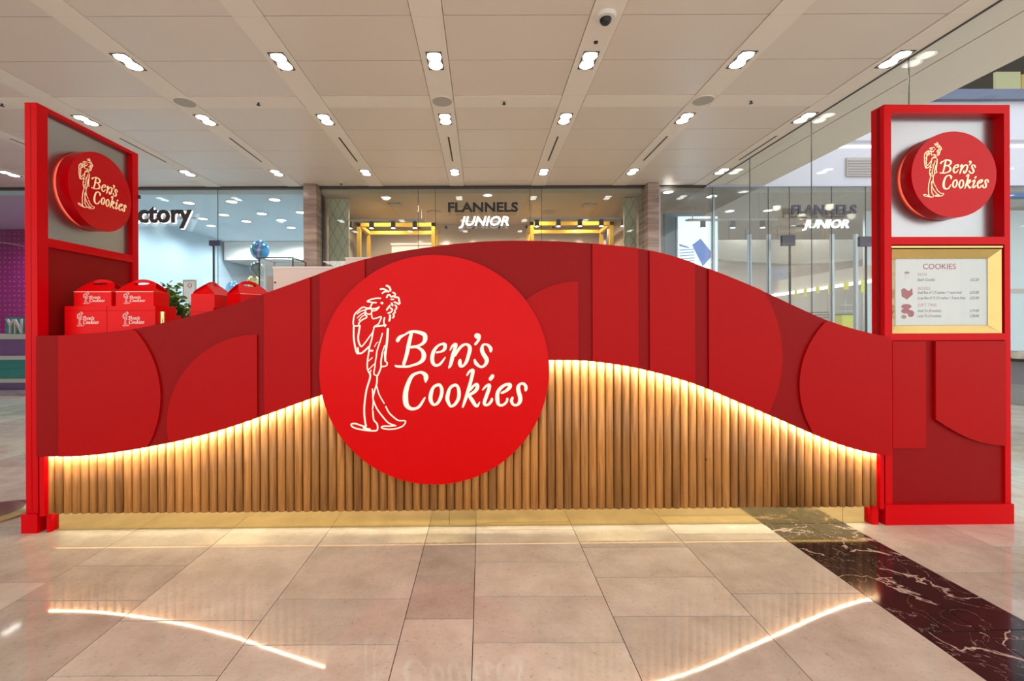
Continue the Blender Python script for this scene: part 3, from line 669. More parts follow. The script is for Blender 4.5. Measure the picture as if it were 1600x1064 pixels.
MB().box(0, b.x - a.x, .03, .10, (b.z - a.z) * .45, (b.z - a.z) * .55).box(c0.x - a.x + .03, c1.x - a.x, .03, .10, c0.z - a.z + .06, c0.z - a.z + .08).build('sign_rail', M_grey, t)
a = P(298, 346, 5.05)
t = thing('shop_sign', 'large dark shop lettering with white edge on the blue shop glass', 'sign', (a.x, 5.08, a.z))
wf = 1.26
sign_letters('Factory', t, (-wf, 0, 0), wf, .30, pbr('dark_brown_letter', (.035, .025, .03), .5), .02, .03)
sign_letters('Factory', t, (-wf + .012, .022, -.010), wf, .30, M_halo_w, .01, .03)
MB().box(-wf, 0, .04, .11, .08, .10).build('sign_rail', M_grey, t)
# ---- atrium side
struct('wall_atrium', MB().box(1.602 * H, 14, BY - .03, BY + .08, CZ - .03, 4.16).box(1.602 * H, 14, BY + .05, BY + .12, 4.16, 4.30).box(1.602 * H, 14, BY - .03, BY + .08, 4.30, 4.95), M_wallw, 'pale lilac panelled wall above the shops by the atrium')
t = thing('light_cove', 'long warm light line in the pale atrium wall', 'light', (7.5, BY + .02, 4.2)); MB().box(-3.6, 5, 0, .02, -.03, .03).build('light_tube', M_strip, t); MB().box(-3.6, 5, -.04, .03, -.055, -.035).build('cove_lip', M_brown, t)
a, b = P(1323, 277, BY), P(1366, 248, BY)
t = thing('wall_grille', 'grey rectangular grille on the pale atrium wall', 'vent', ((a.x + b.x) / 2, BY - .04, a.z)); MB().box(-.28, .28, -.02, .01, 0, b.z - a.z).build('grille_frame', M_grey, t)
for i in range(6): MB().box(-.26, .26, -.03, -.02, .03 + i * .045, .045 + i * .045).build('slat', pbr(f'grille_slat', (.30, .30, .38), .5) if i == 0 else MATS['grille_slat'], t)
struct('trim_7', MB().box(4.9, 14, BY - .12, BY + .1, 4.95, 5.12), M_steelband, 'blue steel edge band of the upper gallery', 'trim')
struct('trim_8', MB().box(8.9, 14, BY - .06, BY + .1, 3.31, 3.37), pbr('blue_line', (.02, .10, .32), .4), 'blue line above the glass at far right', 'trim')
struct('wall_gallery', MB().box(4, 15, 8.5, 8.6, 5.0, 8).box(4, 15, BY, 8.5, 7.2, 7.3), pbr('gallery_dark', (.035, .035, .03), .5), 'dark recess of the upper gallery at top right')
a, b = P(1556, 146, 7.5), P(1600, 126, 7.5)
t = thing('gallery_panel', 'cream lit shop panel on the upper gallery at top right', 'panel', (a.x, 7.5, 5.0)); MB().box(0, .55, 0, .05, 0, b.z - 4.8).build('panel_left', M_creamlit, t); MB().box(.58, 1.3, 0, .05, 0, b.z - 4.86).build('panel_right', pbr('ochre_panel', (.4, .3, .1), .5, emis=(.6, .45, .15), es=.25), t)
# ---- glass screen running towards the camera on the right
t = link('window_5', None, None, (0, 0, 0), 'tall frameless glass screen along the ceiling edge at right', 'structure', 'glass screen')
gx = 1.604 * H; gj = [-.90, .31, 1.51, 2.72, 3.94, 5.14]
for i, (a, b) in enumerate(zip(gj, gj[1:])):
    MB().box(gx - .006, gx + .006, a + .004, b - .004, .01, CZ).build('pane', M_glass, t)
for a in gj[2:-1]: MB().box(gx - .004, gx + .004, a - .003, a + .003, .01, CZ).build('glass_joint', M_dark, t)
MB().box(gx - .012, gx + .012, gj[0], BY, CZ - .004, CZ + .02).build('head_channel', M_black, t)

# ---- things in the right shop
a, b = P(1060, 440, 6.0), P(1121, 338, 6.0)
t = thing('lit_poster', 'glowing white poster with blue printed box in the right shop', 'poster', (a.x, 6.0, 0)); W_ = b.x - a.x
MB().box(0, W_, 0, .06, .6, b.z).build('light_box', M_screen, t); MB().box(-.02, W_ + .02, .01, .09, .58, .60).box(-.02, 0, .01, .09, .58, b.z).box(W_, W_ + .02, .01, .09, .58, b.z).build('poster_frame', M_alu, t)
z0 = P(0, 390, 6.0).z
pr = MB(); pr.prism([(.26, .04), (.46, -.36), (.66, -.14), (.42, .16)], lambda x_, y_, h: (x_, -.004 * h, z0 + y_), 0, 1)
for i in range(5): pr.prism([(.02, -.05 - .055 * i), (.30, -.03 - .055 * i), (.30, -.045 - .055 * i), (.02, -.065 - .055 * i)], lambda x_, y_, h: (x_, -.004 * h, z0 + y_), 0, 1)
pr.prism([(.02, .06), (.2, .0), (.2, -.02), (.02, .02)], lambda x_, y_, h: (x_, -.004 * h, z0 + y_), 0, 1)
pr.build('blue_print', M_bluepr, t)
MB().box(.12, W_ + .25, -.06, -.03, b.z - .10, b.z - .07).build('hanging_bar', M_grey, t)
a, b = P(1049, 420, 5.95), P(1108, 300, 5.95)
t = thing('grey_blue_column', 'dark grey blue cladding panel behind the lit poster', 'wall panel', (a.x, 6.12, 0)); t['kind'] = 'structure'
MB().box(-.05, b.x - a.x, 0, .1, 0, 3.3).build('panel_face', M_greyblue, t)
t = thing('shop_bulkhead', 'curved taupe bulkhead with warm wall below in the right shop', 'bulkhead', (0, 0, 0)); t['kind'] = 'structure'
q0, q1 = P(1120, 460, 8.5), P(1400, 395, 8.5)
pts = [(4.4, 2.62), (5.4, 2.50), (6.4, 2.44), (7.4, 2.46), (8.4, 2.58), (8.4, 2.95), (4.4, 2.95)]
MB().prism(pts, lambda x_, y_, h: (x_, 7.0 + h, y_), 0, .3).build('bulkhead_face', M_warmdark, t)
# slanting light line with yellow tags
p0, p1 = P(1205, 462, 7.2), P(1375, 437, 5.7)
t = thing('light_rail', 'long white slanting light rail hung with yellow tags', 'light', (p0.x, p0.y, p0.z))
d = p1 - p0
MB().prism([(-.02, -.03), (.02, -.03), (.02, .03), (-.02, .03)], lambda a_, b_, h: (d.x * h, d.y * h + a_, d.z * h + b_), 0, 1).build('light_tube', M_strip, t)
MB().prism([(0, .04), (.02, .04), (.02, .30), (0, .30)], lambda a_, b_, h: (d.x * h, d.y * h + a_ + .05, d.z * h + b_), 0, 1).build('rail_board', M_pinkwhite, t)
for i, (px, hh, lab) in enumerate(((1241, .13, 'first'), (1257, .17, 'second'), (1277, .13, 'third'), (1296, .18, 'fourth'), (1320, .14, 'fifth'), (1345, .24, 'sixth'))):
    f = (px - 1205) / 170.; c = p0 + d * f
    g = thing('price_tag', f'{lab} yellow tag from the left hanging on the light rail', 'tag', (c.x, c.y - .13, c.z + .05), group='yellow tags on the light rail')
    wv = .05 + .012 * i
    MB().box(-wv / 2, wv / 2, -.002, .002, -hh, 0).build('tag_card', M_yellow, g); MB().box(-.004, .004, -.002, .012, 0, .02).build('tag_hook', M_grey, g)
# clothes & wall panels at the back
t = thing('hanging_trousers', 'pair of pale lilac trousers hanging in the right shop', 'trousers', (P(1218, 430, 7.6).x, 7.6, P(1218, 416, 7.6).z))
MB().prism([(-.15, 0), (.15, 0), (.17, -.33), (.04, -.33), (0, -.1), (-.04, -.33), (-.17, -.33)], lambda x_, y_, h: (x_, h, y_), -.02, .02).build('trouser_legs', M_hang, t)
MB().box(-.16, .16, -.025, .025, 0, .03).build('waistband', M_hang, t); MB().box(-.005, .005, -.005, .005, .03, 3.45 - t.location.z).build('hanger_wire', M_grey, t)
a, b = P(1240, 520, 7.4), P(1400, 452, 7.4)
t = thing('fitting_partition', 'pale pink panelled partition at the back of the right shop', 'partition', (a.x, 7.4, 0)); n_ = 6; W_ = (b.x - a.x) / n_
for i in range(n_): MB().box(i * W_ + .005, (i + 1) * W_ - .005, 0, .05, 0, b.z).build('panel', M_pinkwhite, t)
t = thing('chair_wire', 'pale wire chair back showing above the counter slope at right', 'chair', (P(1280, 500, 6.2).x, 6.2, 0))
zc = P(0, 493, 6.2).z
for zz in (zc, zc - .05, zc - .1): MB().tube((-.22, 0, zz), (.2, .02, zz + .005), .008).build('back_wire', M_black, t)
for x_ in (-.2, .2): MB().tube((x_, 0, 0), (x_, 0, zc), .012).build('leg', M_alu, t)
MB().box(-.22, .22, -.4, 0, .43, .47).build('seat', M_worktop, t)
for x_ in (-.2, .2): MB().tube((x_, -.38, 0), (x_, -.38, .43), .012).build('leg', M_alu, t)
t = thing('wire_basket', 'white wire stand with round top right of the chair', 'stand', (P(1321, 480, 6.5).x, 6.5, 0)); zz = P(0, 482, 6.5).z
for k_ in range(4): MB().ring((0, 0, zz - .12 * k_), .10, .112, .012, 16).build('hoop', M_worktop, t)
MB().cyl((0, 0, .02), .015, zz + .08, 10).build('pole', M_alu, t); MB().cyl((0, 0, 0), .14, .02, 20).build('base', M_alu, t)
t = thing('yellow_bin', 'yellow and green box on stand above the counter slope', 'box', (P(1321, 500, 6.0).x, 6.0, 0)); zz = P(0, 497, 6.0).z
MB().box(-.14, .14, -.1, .1, zz - .28, zz).build('box_front', M_yellow, t); MB().box(-.15, .15, -.11, .11, zz, zz + .02).build('box_rim', pbr('dark_green', (.02, .10, .05), .5), t)
MB().box(-.03, .03, -.03, .03, 0, zz - .28).build('stand_post', M_alu, t)
t = thing('shop_pendant', 'round glowing pendant lamp left in the right shop', 'light', P(1139, 402, 7.5)); MB().ball((0, 0, 0), .05, 16, 10).build('bulb', M_lamp, t, smooth=True); MB().box(-.004, .004, -.004, .004, .05, 3.45 - t.location.z).build('cord', M_black, t)
for i, px in enumerate((1165, 1215, 1289)):
    t = thing('shop_pendant', ['small glowing lamp right of the round pendant', 'small glowing lamp left of the door edge in right shop', 'small glowing lamp right of the door edge in right shop'][i], 'light', P(px, 395, 8.3)); MB().ball((0, 0, 0), .035, 14, 8).build('bulb', M_lamp, t, smooth=True); MB().box(-.004, .004, -.004, .004, .03, 3.45 - t.location.z).build('cord', M_black, t)
# far right sliver: rail, table, bench
t = thing('far_counter', 'dark counter with white bowl at the far right edge', 'counter', (8.5, 4.0, 0))
MB().box(-.9, 1.4, -.3, .3, .30, .62).build('counter_body', pbr('grey_purple', (.28, .27, .34), .2), t); MB().box(-.95, 1.45, -.35, .35, .62, .66).build('counter_top', M_black, t)
for x_ in (-.85, 1.3): MB().box(x_ - .04, x_ + .04, -.25, .25, 0, .30).build('leg', M_alu, t)
t = thing('white_bowl', 'white bowl standing on the dark counter at far right', 'bowl', P(1592, 568, 3.85)); t.location.z = .66
MB().cyl((0, 0, 0), .06, .10, 20, r2=.14).build('bowl_shell', M_worktop, t); MB().ring((0, 0, .10), .125, .145, .012, 20).build('rim', M_alu, t)
t = thing('hand_rail', 'slim grey rail across the glass at far right', 'rail', (8.2, BY - .2, 0)); MB().box(-1, 3, -.02, .02, 1.68, 1.74).build('rail_bar', M_grey, t)
for x_ in (-.8, 1.9): MB().box(x_ - .02, x_ + .02, -.02, .02, 0, 1.68).build('post', M_grey, t)
t = thing('shop_partition', 'pale blue inner partition of the shop at far right', 'partition', (7.6, 6.4, 0)); t['kind'] = 'structure'; MB().box(0, 4, 0, .08, 0, 3.4).build('partition_face', M_ceilblue, t)

# ---- blue shop: balloons, cards
bl = P(406, 391, 6.2)
def balloon(c, r, mat, lab, sz=1.0, stripe=None):
    t = thing('foil_balloon', lab, 'balloon', c)
    MB().ball((0, 0, 0), r, 24, 16, sz).build('balloon_skin', mat, t, smooth=True)
    MB().cyl((0, 0, -r * sz - .02), .02, .03, 10, r2=.008).build('balloon_neck', mat, t)
    if stripe:
        for ang, wv in ((.35, .10), (-.5, .04)):
            s = MB(); n0 = 18
            for i in range(n0):
                def pt(i, e):
                    t_ = math.pi * (.08 + .84 * i / n0); x_ = r * 1.012 * math.sin(t_); z_ = r * sz * 1.012 * math.cos(t_)
                    a_ = -math.pi / 2 + ang * (1 + .6 * math.cos(t_)) + e; return (x_ * math.cos(a_), x_ * math.sin(a_), z_)
                s.quad(pt(i, -wv), pt(i, wv), pt(i + 1, wv), pt(i + 1, -wv))
            s.build('stripe', stripe if ang > 0 else M_foily, t)
balloon(bl, .17, M_foilb, 'shiny blue foil balloon with pink stripe, top of the column', 1.1, M_foilp)
balloon(P(401, 419, 6.2), .125, M_foilg, 'dark slate foil balloon below the blue one')
balloon(P(396, 441, 6.2), .115, M_foily, 'gold foil balloon at bottom of the balloon column', 1.1)
balloon(P(366, 452, 7.5), .17, M_foilb, 'blue balloon half hidden behind the rightmost carton', 1.1)
t = thing('balloon_pole', 'thin pole carrying the column of foil balloons', 'pole', (bl.x, 6.38, 0)); MB().cyl((0, 0, 0), .012, 2.6, 8).build('pole', M_alu, t); MB().cyl((0, 0, 0), .15, .03, 20).build('base', M_alu, t)
a, b = P(287, 472, 6.7), P(305, 438, 6.7)
t = thing('notice_board', 'pale framed notice with round emblem in the blue shop', 'notice', (a.x, 6.7, 0)); W_ = b.x - a.x
MB().box(0, W_, 0, .02, a.z, b.z).build('notice_face', M_pinkwhite, t); MB().box(-.01, 0, -.01, .03, a.z, b.z).box(W_, W_ + .01, -.01, .03, a.z, b.z).box(-.01, W_ + .01, -.01, .03, b.z, b.z + .01).build('notice_frame', M_brown, t)
MB().ring((0, 0, 0), .035, .045, .004, 20).build('emblem', M_inkred, t, loc=(W_ * .55, -.004, b.z - .1), rot=(math.pi / 2, 0, 0)); MB().box(W_ / 2 - .02, W_ / 2 + .02, .0, .03, 0, a.z).build('stand_post', M_alu, t)
# blue-shop shelving strips low (seen between plant and cartons)
a = P(255, 482, 6.0)
t = thing('shop_counter', 'cream shop counter with brown edge behind the plant', 'counter', (a.x - .3, 6.0, 0))
MB().box(0, 1.3, 0, .5, 0, a.z - .06).build('counter_body', M_pinkwhite, t); MB().box(-.02, 1.32, -.02, .52, a.z - .06, a.z - .02).build('counter_edge', M_brown, t); MB().box(-.02, 1.32, -.02, .52, a.z - .02, a.z).build('counter_top', M_worktop, t)

t = thing('blue_shop_bulkhead', 'white dropped bulkhead across the rear of the blue shop', 'bulkhead'); t['kind'] = 'structure'
MB().box(-6.9, XL - .1, 9.6, 11.4, 2.95, 3.44).build('bulkhead_box', M_worktop, t)
MB().box(-6.8, -5.2, 9.58, 9.60, 2.97, 3.0).build('light_slot', M_strip, t)
for k_, (xa_, lab) in enumerate(((-6.6, 'left white shelf unit with coloured boxes at rear of blue shop'), (-5.3, 'right white shelf unit with coloured boxes at rear of blue shop'))):
    t = thing('shelf_unit', lab, 'shelves', (xa_, 10.6, 0))
    for zz in (.02, .5, 1.0, 1.5, 2.0, 2.5): MB().box(0, 1.1, 0, .35, zz, zz + .03).build('shelf', M_worktop, t)
    for x_ in (0, 1.08): MB().box(x_, x_ + .02, 0, .35, 0, 2.5).build('side_panel', M_worktop, t)
    for zi, zz in enumerate((1.03, 1.53, 2.03)):
        for j in range(4): MB().box(.08 + j * .25, .25 + j * .25, .05, .25, zz, zz + .2 + .06 * ((j * 7 + zi * 3) % 3)).build('stock_box', (M_teal, M_foilp, M_hang, M_wallcyan)[(j + zi + k_) % 4], t)
# ---- purple shop sliver on the far left
Yp = 5.9
t = thing('display_steps', 'stepped teal and purple display with white shelves at far left', 'display', (P(10, 500, Yp).x, Yp, 0))
for pa, pb, mt, nm in ((640, 618, M_worktop, 'shelf'), (618, 598, M_purple, 'tier'), (598, 592, M_worktop, 'shelf'), (592, 562, M_teal, 'tier'), (562, 556, M_worktop, 'shelf'), (556, 530, M_purple, 'tier'), (530, 522, M_worktop, 'shelf')):
    z0_, z1_ = max(0.0, P(10, pa, Yp).z), P(10, pb, Yp).z; MB().box(-.6, .42, 0 if nm == 'shelf' else .06, .5, z0_, z1_).build(nm, mt, t)
MB().box(-.6, .42, .1, .5, 0, P(10, 640, Yp).z).build('base', M_worktop, t)
zt = P(10, 522, Yp).z
t2 = thing('display_letters', 'white cut-out letters on a teal block at far left', 'letters', (P(4, 522, Yp).x, Yp + .05, zt))
zt2 = P(10, 500, Yp).z - zt
MB().box(-.05, .45, .05, .12, 0, zt2 + .05).build('backing', M_teal, t2)
sign_letters('YN', t2, (.0, .02, .02), .30, zt2, M_worktop, .03, .02)
t = thing('toy_figure', 'small dark toy on top of the display at far left', 'toy', (P(33, 480, Yp).x, Yp + .3, zt)); MB().cyl((0, 0, 0), .07, .3, 12, r2=.05).build('toy_body', M_teal, t); MB().ball((0, 0, .37), .08, 14, 10).build('toy_head', M_brown, t, smooth=True)
# brass stanchion foot at far left
t = thing('stanchion', 'brass post with broad round base at the left edge', 'stanchion', P(-6, 806, 0)); 
a, b = ray(-22, 806); Z = -EYE / b; t.location = (a * Z, Z - CD, 0)
MB().cyl((0, 0, 0), .225, .014, 48).build('base', M_brown, t); MB().cyl((0, 0, .014), .220, .010, 48, r2=.17).build('base_cover', M_brass, t, smooth=False); MB().cyl((0, 0, .024), .02, .95, 20).build('post', M_brass, t); MB().cyl((0, 0, .974), .03, .03, 20).build('finial', M_brass, t)

# ================================================================== THE KIOSK (local frame u,v,z)
kio = thing('kiosk_counter', 'long wave-topped red kiosk counter with oak slats and glowing light line', 'counter', (0, 0, 0), TH)
def curve(pts, v=-.035):
    q = [K(a, b, v) for a, b in pts]; xs = [p[0] for p in q]; zs = [p[1] for p in q]; n = len(q)
    ms = []
    for i in range(n):
        a = max(i - 1, 0); b = min(i + 1, n - 1); ms.append((zs[b] - zs[a]) / (xs[b] - xs[a]))
    def f(u):
        if u <= xs[0]: return zs[0]
        if u >= xs[-1]: return zs[-1]
        i = max(j for j in range(n - 1) if xs[j] <= u); h = xs[i + 1] - xs[i]; t_ = (u - xs[i]) / h
        return ((2 * t_ ** 3 - 3 * t_ * t_ + 1) * zs[i] + (t_ ** 3 - 2 * t_ * t_ + t_) * h * ms[i] + (-2 * t_ ** 3 + 3 * t_ * t_) * zs[i + 1] + (t_ ** 3 - t_ * t_) * h * ms[i + 1])
    return f
TOP = curve([(56, 525), (130, 522), (209, 514), (278, 499), (347, 481), (400, 463.5), (466, 440), (528, 417.5), (590, 400), (640, 390.5), (712, 381), (770, 376.5), (812, 376), (870, 377), (927, 380.6), (999, 388.5), (1050, 400), (1100, 417.5), (1150, 437), (1200, 458.5), (1250, 482), (1300, 503.5), (1345, 517), (1390, 527)])
BOT = curve([(56, 713.5), (70, 713.5), (139, 711), (209, 702), (278, 689), (348, 671), (417, 647.5), (503, 617), (590, 591), (680, 574), (770, 565), (830, 563), (880, 562.5), (924, 564.5), (997, 575.5), (1085, 599.7), (1155, 628.5), (1225, 658), (1295, 688), (1337, 702), (1375, 710), (1390, 711)])
VD = -.035      # the counter front stands this far in front of the towers
U = lambda px, v=0.: K(px, 510, v + VD)[0]
def col_panel(name, mat, u0, u1, lo, hi, v0, v1, n=24, label=None, parent=kio):
    us = [u0 + (u1 - u0) * (1 - math.cos(math.pi * i / n)) / 2 for i in range(n + 1)]
    lo_, hi_ = [lo(u) for u in us], [hi(u) for u in us]
    mb = MB()
    for u, a, b in zip(us, lo_, hi_):
        if b < a: a = b = (a + b) / 2
        mb.v += [(u, v0, a), (u, v0, b), (u, v1, b), (u, v1, a)]
    for i in range(n):
        a, b = 4 * i, 4 * i + 4
        for j in range(4): mb.f.append((a + j, a + (j + 1) % 4, b + (j + 1) % 4, b + j))
    mb.f += [(0, 3, 2, 1), (4 * n, 4 * n + 1, 4 * n + 2, 4 * n + 3)]
    return mb.build(name, mat, parent, label=label)
uL, uR = U(56), U(1391)
col_panel('fascia', M_panel, uL, uR, BOT, TOP, 0.0, .018, 90)
def circ(cx, cy, r):
    (cu, cz) = K(cx, cy, VD); rr = r / 279.
    return (lambda u: cz - math.sqrt(max(rr * rr - (u - cu) ** 2, 0))), (lambda u: cz + math.sqrt(max(rr * rr - (u - cu) ** 2, 0))), cu, rr
def raised(pa, pb, c=None, side=None, n=28):
    ua, ub = U(pa), U(pb); lo, hi = BOT, TOP
    if c:
        cl, chh, cu, rr = circ(*c)
        lo = lambda u: max(BOT(u), cl(u)); hi = lambda u: min(TOP(u), chh(u))
        if side == 'r': ub = cu + rr * .99999
        if side == 'l': ua = cu - rr * .99999
    col_panel('raised_panel', M_raised, ua, ub, lambda u: lo(u) + (.001), lambda u: hi(u) - .002, -.013, .0, n)
raised(94, 250, (93, 620, 157), 'r'); raised(265, 403, (403, 661, 138), 'l'); raised(414, 486); raised(501, 571)
raised(772, 903, (903, 570, 131), 'l'); raised(925, 996.5); raised(1014, 1084.5); raised(1106, 1223, (1030, 557, 193), 'r'); raised(1244, 1389, (1385, 601, 141), 'l')
# light line behind the fascia edge
n = 180; mb = MB()
for i in range(n):
    a, b = U(68) + (U(1378) - U(68)) * i / n, U(68) + (U(1378) - U(68)) * (i + 1) / n
    mb.quad((a, .0185, BOT(a) + .0015), (b, .0185, BOT(b) + .0015), (b, .029, BOT(b) + .0045), (a, .029, BOT(a) + .0045))
mb.build('light_strip', M_led, kio, label='glowing warm light strip under the red fascia edge')
# slats
us0, us1 = U(68.2, .03), U(1375, .03); NS = 99; pw = (us1 - us0) / NS
zb0, zb1 = K(68, 802.5, .03 + VD)[1], K(1374, 793, .03 + VD)[1]
zb = (zb0 + zb1) / 2
prof = [(math.cos(a) * .0232, -math.sin(a) * .021) for a in [math.pi * i / 8 for i in range(9)]]
hts = {}
for i in range(NS):
    uc = us0 + pw * (i + .5); zt_ = min(BOT(uc - pw / 2), BOT(uc + pw / 2)) + .020
    MB().prism([(p[0], p[1]) for p in prof], lambda a, b, h: (a, b, h), 0, zt_ - zb).build('slat', M_wood, kio, loc=(uc, .050, zb), smooth=True)
col_panel('slat_backing', pbr('dark_wood_backing', (.10, .045, .015), .7), us0, us1, lambda u: zb - .002, lambda u: BOT(u) + .03, .0505, .053, 60)
# plinth
up0, up1 = U(81, .06), U(1356, .06)
for a, b in ((81, 701), (701, 1315), (1315, 1356)):
    MB().box(U(a, .06) + .001, U(b, .06) - .001, .058, .064, .001, zb + .0).build('brass_plinth', M_brass, kio)
MB().box(us0, us1, .0535, .0575, zb + .001, zb + .003).build('plinth_light', M_ledplinth, kio, label='glowing warm light line under the slats')
MB().box(U(58.5) + .002, U(1382.5) - .014, .076, .635, .0, 1.055).build('counter_body', M_panel, kio)
MB().box(U(58.5) + .002, U(1382.5) - .014, .02, .695, 1.056, 1.086).build('worktop', M_worktop, kio)
col_panel('fascia_lining', M_panel, U(58.5) + .002, U(1382.5) - .014, lambda u: 1.087, lambda u: max(TOP(u) - .004, 1.0875), .0185, .045, 60)
# side returns of the fascia under which the posts stand
MB().box(U(59), U(67), .006, .064, .10, BOT(uL) - .001).build('end_post', M_frame, kio); MB().box(U(1376), U(1382), .006, .064, .10, BOT(uR) - .001).build('end_post', M_frame, kio)
MB().box(U(63.5), U(82, .05), .03, .075, 0, .108).build('end_foot', M_frame, kio); MB().box(U(1355, .06), U(1379), .03, .075, 0, .108).build('end_foot', M_frame, kio)

for ch in kio.children: ch.location.y += VD
for nm_ in ():
    pass
# ---- big round sign
cu, cz = K(679, 577.8, -.07); R0 = (K(858.5, 578, -.07)[0] - K(499.2, 578, -.07)[0]) / 2
sign = thing('round_logo_sign', 'huge bright red round sign with cream logo on the counter front', 'sign', kworld(cu, VD, cz), TH)
MB().cyl((0, -.035, 0), R0, .018, 160, 'y').build('disc', M_disc, sign)
MB().cyl((0, -.017, 0), R0 + .0022, .003, 160, 'y').build('brass_rim', M_brassedge, sign)
MB().box(-.5, .5, -.0145, -.0132, -.04, .04).build('mounting_plate', M_dark, sign)
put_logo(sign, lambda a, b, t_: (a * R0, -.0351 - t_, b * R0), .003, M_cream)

# ---- towers
VD = 0.
zT = K(1480, 163, 0)[1]
def tower_disc(parent, fn, r, mat):
    """fn(a,b,t) local placement, t outward"""
    seg = 72; pts = [(r * math.cos(2 * math.pi * i / seg), r * math.sin(2 * math.pi * i / seg)) for i in range(seg)]
    d_ = MB().prism(pts, fn, .015, .085).build('round_sign', M_tdisc, parent, label='glossy red round sign with gilt logo')
    mb = MB(); 
    for i in range(seg):
        j = (i + 1) % seg; a, b = pts[i], pts[j]; k0 = .93
        mb.v += [tuple(fn(a[0] * k0, a[1] * k0, .002)), tuple(fn(b[0] * k0, b[1] * k0, .002)), tuple(fn(b[0] * k0, b[1] * k0, .015)), tuple(fn(a[0] * k0, a[1] * k0, .015))]
        n_ = len(mb.v) - 4; mb.f.append((n_, n_ + 1, n_ + 2, n_ + 3))
    mb.build('backlight_ring', M_halo, d_)
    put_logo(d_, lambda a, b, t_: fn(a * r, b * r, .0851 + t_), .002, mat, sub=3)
# left tower, standing at right angles to the counter
uo, ui = U(39.5), U(58.5); DL = .765
zTl = K(50, 160)[1]
kz = lambda px, py: KU(px, py, ui)
tw = thing('sign_tower', 'tall red left tower turned sideways, framing a round logo sign', 'tower', kworld(uo, 0, 0), TH)
w_ = ui - uo
pz1 = .066; pz2 = DL - .055
zwt, zwb = kz(76, 176)[1], kz(76, 372)[1]; zrb = kz(76, 386)[1]
MB().box(0, w_, 0, pz1, .105, zTl).build('post', M_frame, tw); MB().box(0, w_, pz2, DL, .105, zTl).build('post', M_frame, tw)
MB().box(0, w_, pz1, pz2, zwt, zTl - .0005).build('top_rail', M_frame, tw); MB().box(0, w_, pz1, pz2, zrb, zwb).build('middle_rail', M_frame, tw)
MB().box(.018, w_ - .016, pz1, pz2, .105, zrb).build('lower_panel', M_panel, tw)
MB().box(.028, .036, pz1, pz2, zwb, zwt).build('steel_panel', M_steel, tw, label='brushed steel backing panel')
MB().box(-.012, w_ + .010, -.016, DL + .01, 0, .105).build('base', M_frame, tw)
MB().box(w_ * .48, w_ * .52, -.001, .0, .12, zTl - .01).build('groove_shade', M_panel, tw)  # thin dark strip on the post face, groove shade put into colour
vc, zc = KU(159, 301, ui + .05); 
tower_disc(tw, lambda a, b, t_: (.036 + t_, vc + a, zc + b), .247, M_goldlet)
MB().box(w_ - .02, w_ + .01, DL - .004, DL + .012, zc + .07, zc + .095).build('hinge', M_dark, tw)

# right tower, facing the camera
ua, ub = U(1382.5), U(1579); zTr = K(1480, 163.5)[1]; DR = .086
tr_ = thing('sign_tower', 'tall red right tower facing front with round logo sign above menu', 'tower', kworld(ua, 0, 0), TH)
W_ = ub - ua; L = lambda px: U(px) - ua
zz = lambda py, px=1480: K(px, py)[1]
x0, x1 = L(1393.5), L(1570)
MB().box(0, x0, 0, DR, .115, zTr).build('post', M_frame, tr_); MB().box(x1, W_, 0, DR, .115, zTr).build('post', M_frame, tr_)
MB().box(x0, x1, 0, DR, zz(177), zTr - .0005).build('top_rail', M_frame, tr_); MB().box(x0, x1, 0, DR, zz(382), zz(370)).build('middle_rail', M_frame, tr_)
MB().box(x0, x1, 0, DR, zz(531.5), zz(521)).build('lower_rail', M_frame, tr_)
MB().box(x0, x1, DR - .03, DR - .022, zz(370), zz(177)).build('steel_panel', M_steel, tr_, label='brushed steel backing panel')
MB().box(x0, x1, .012, DR - .01, .115, zz(531.5)).build('lower_panel', M_panel, tr_)
MB().box(-.010, W_ + .003, -.012, DR + .012, 0, .115).build('base', M_frame, tr_)
MB().box(-.004, .0, .03, .045, .13, zTr - .01).build('groove_shade', M_panel, tr_)  # proud strip in darker red, coloured as the shade of a side groove
# relief pieces of the lower panel
MB().box(L(1394), L(1446), -.002, .012, zz(700), zz(533)).build('relief_panel', M_raised, tr_)
pts = [(L(1460), zz(533)), (L(1460), zz(655))]
cxu, czz, rr = L(1570), zz(655) , 0
arc = [(1460, 655), (1475, 665), (1492, 675), (1510, 684), (1530, 691), (1550, 695), (1569, 697)]
pts += [(L(a), zz(b)) for a, b in arc[1:]] + [(L(1569), zz(533))]
MB().prism(pts, lambda a, b, h: (a, h, b), -.008, .012).build('relief_panel', M_raised, tr_)
uc, zc2 = K(1491, 272.5, -.03)
tower_disc(tr_, lambda a, b, t_: (uc - ua + a, DR - .03 - t_, zc2 + b), .245, M_goldlet)

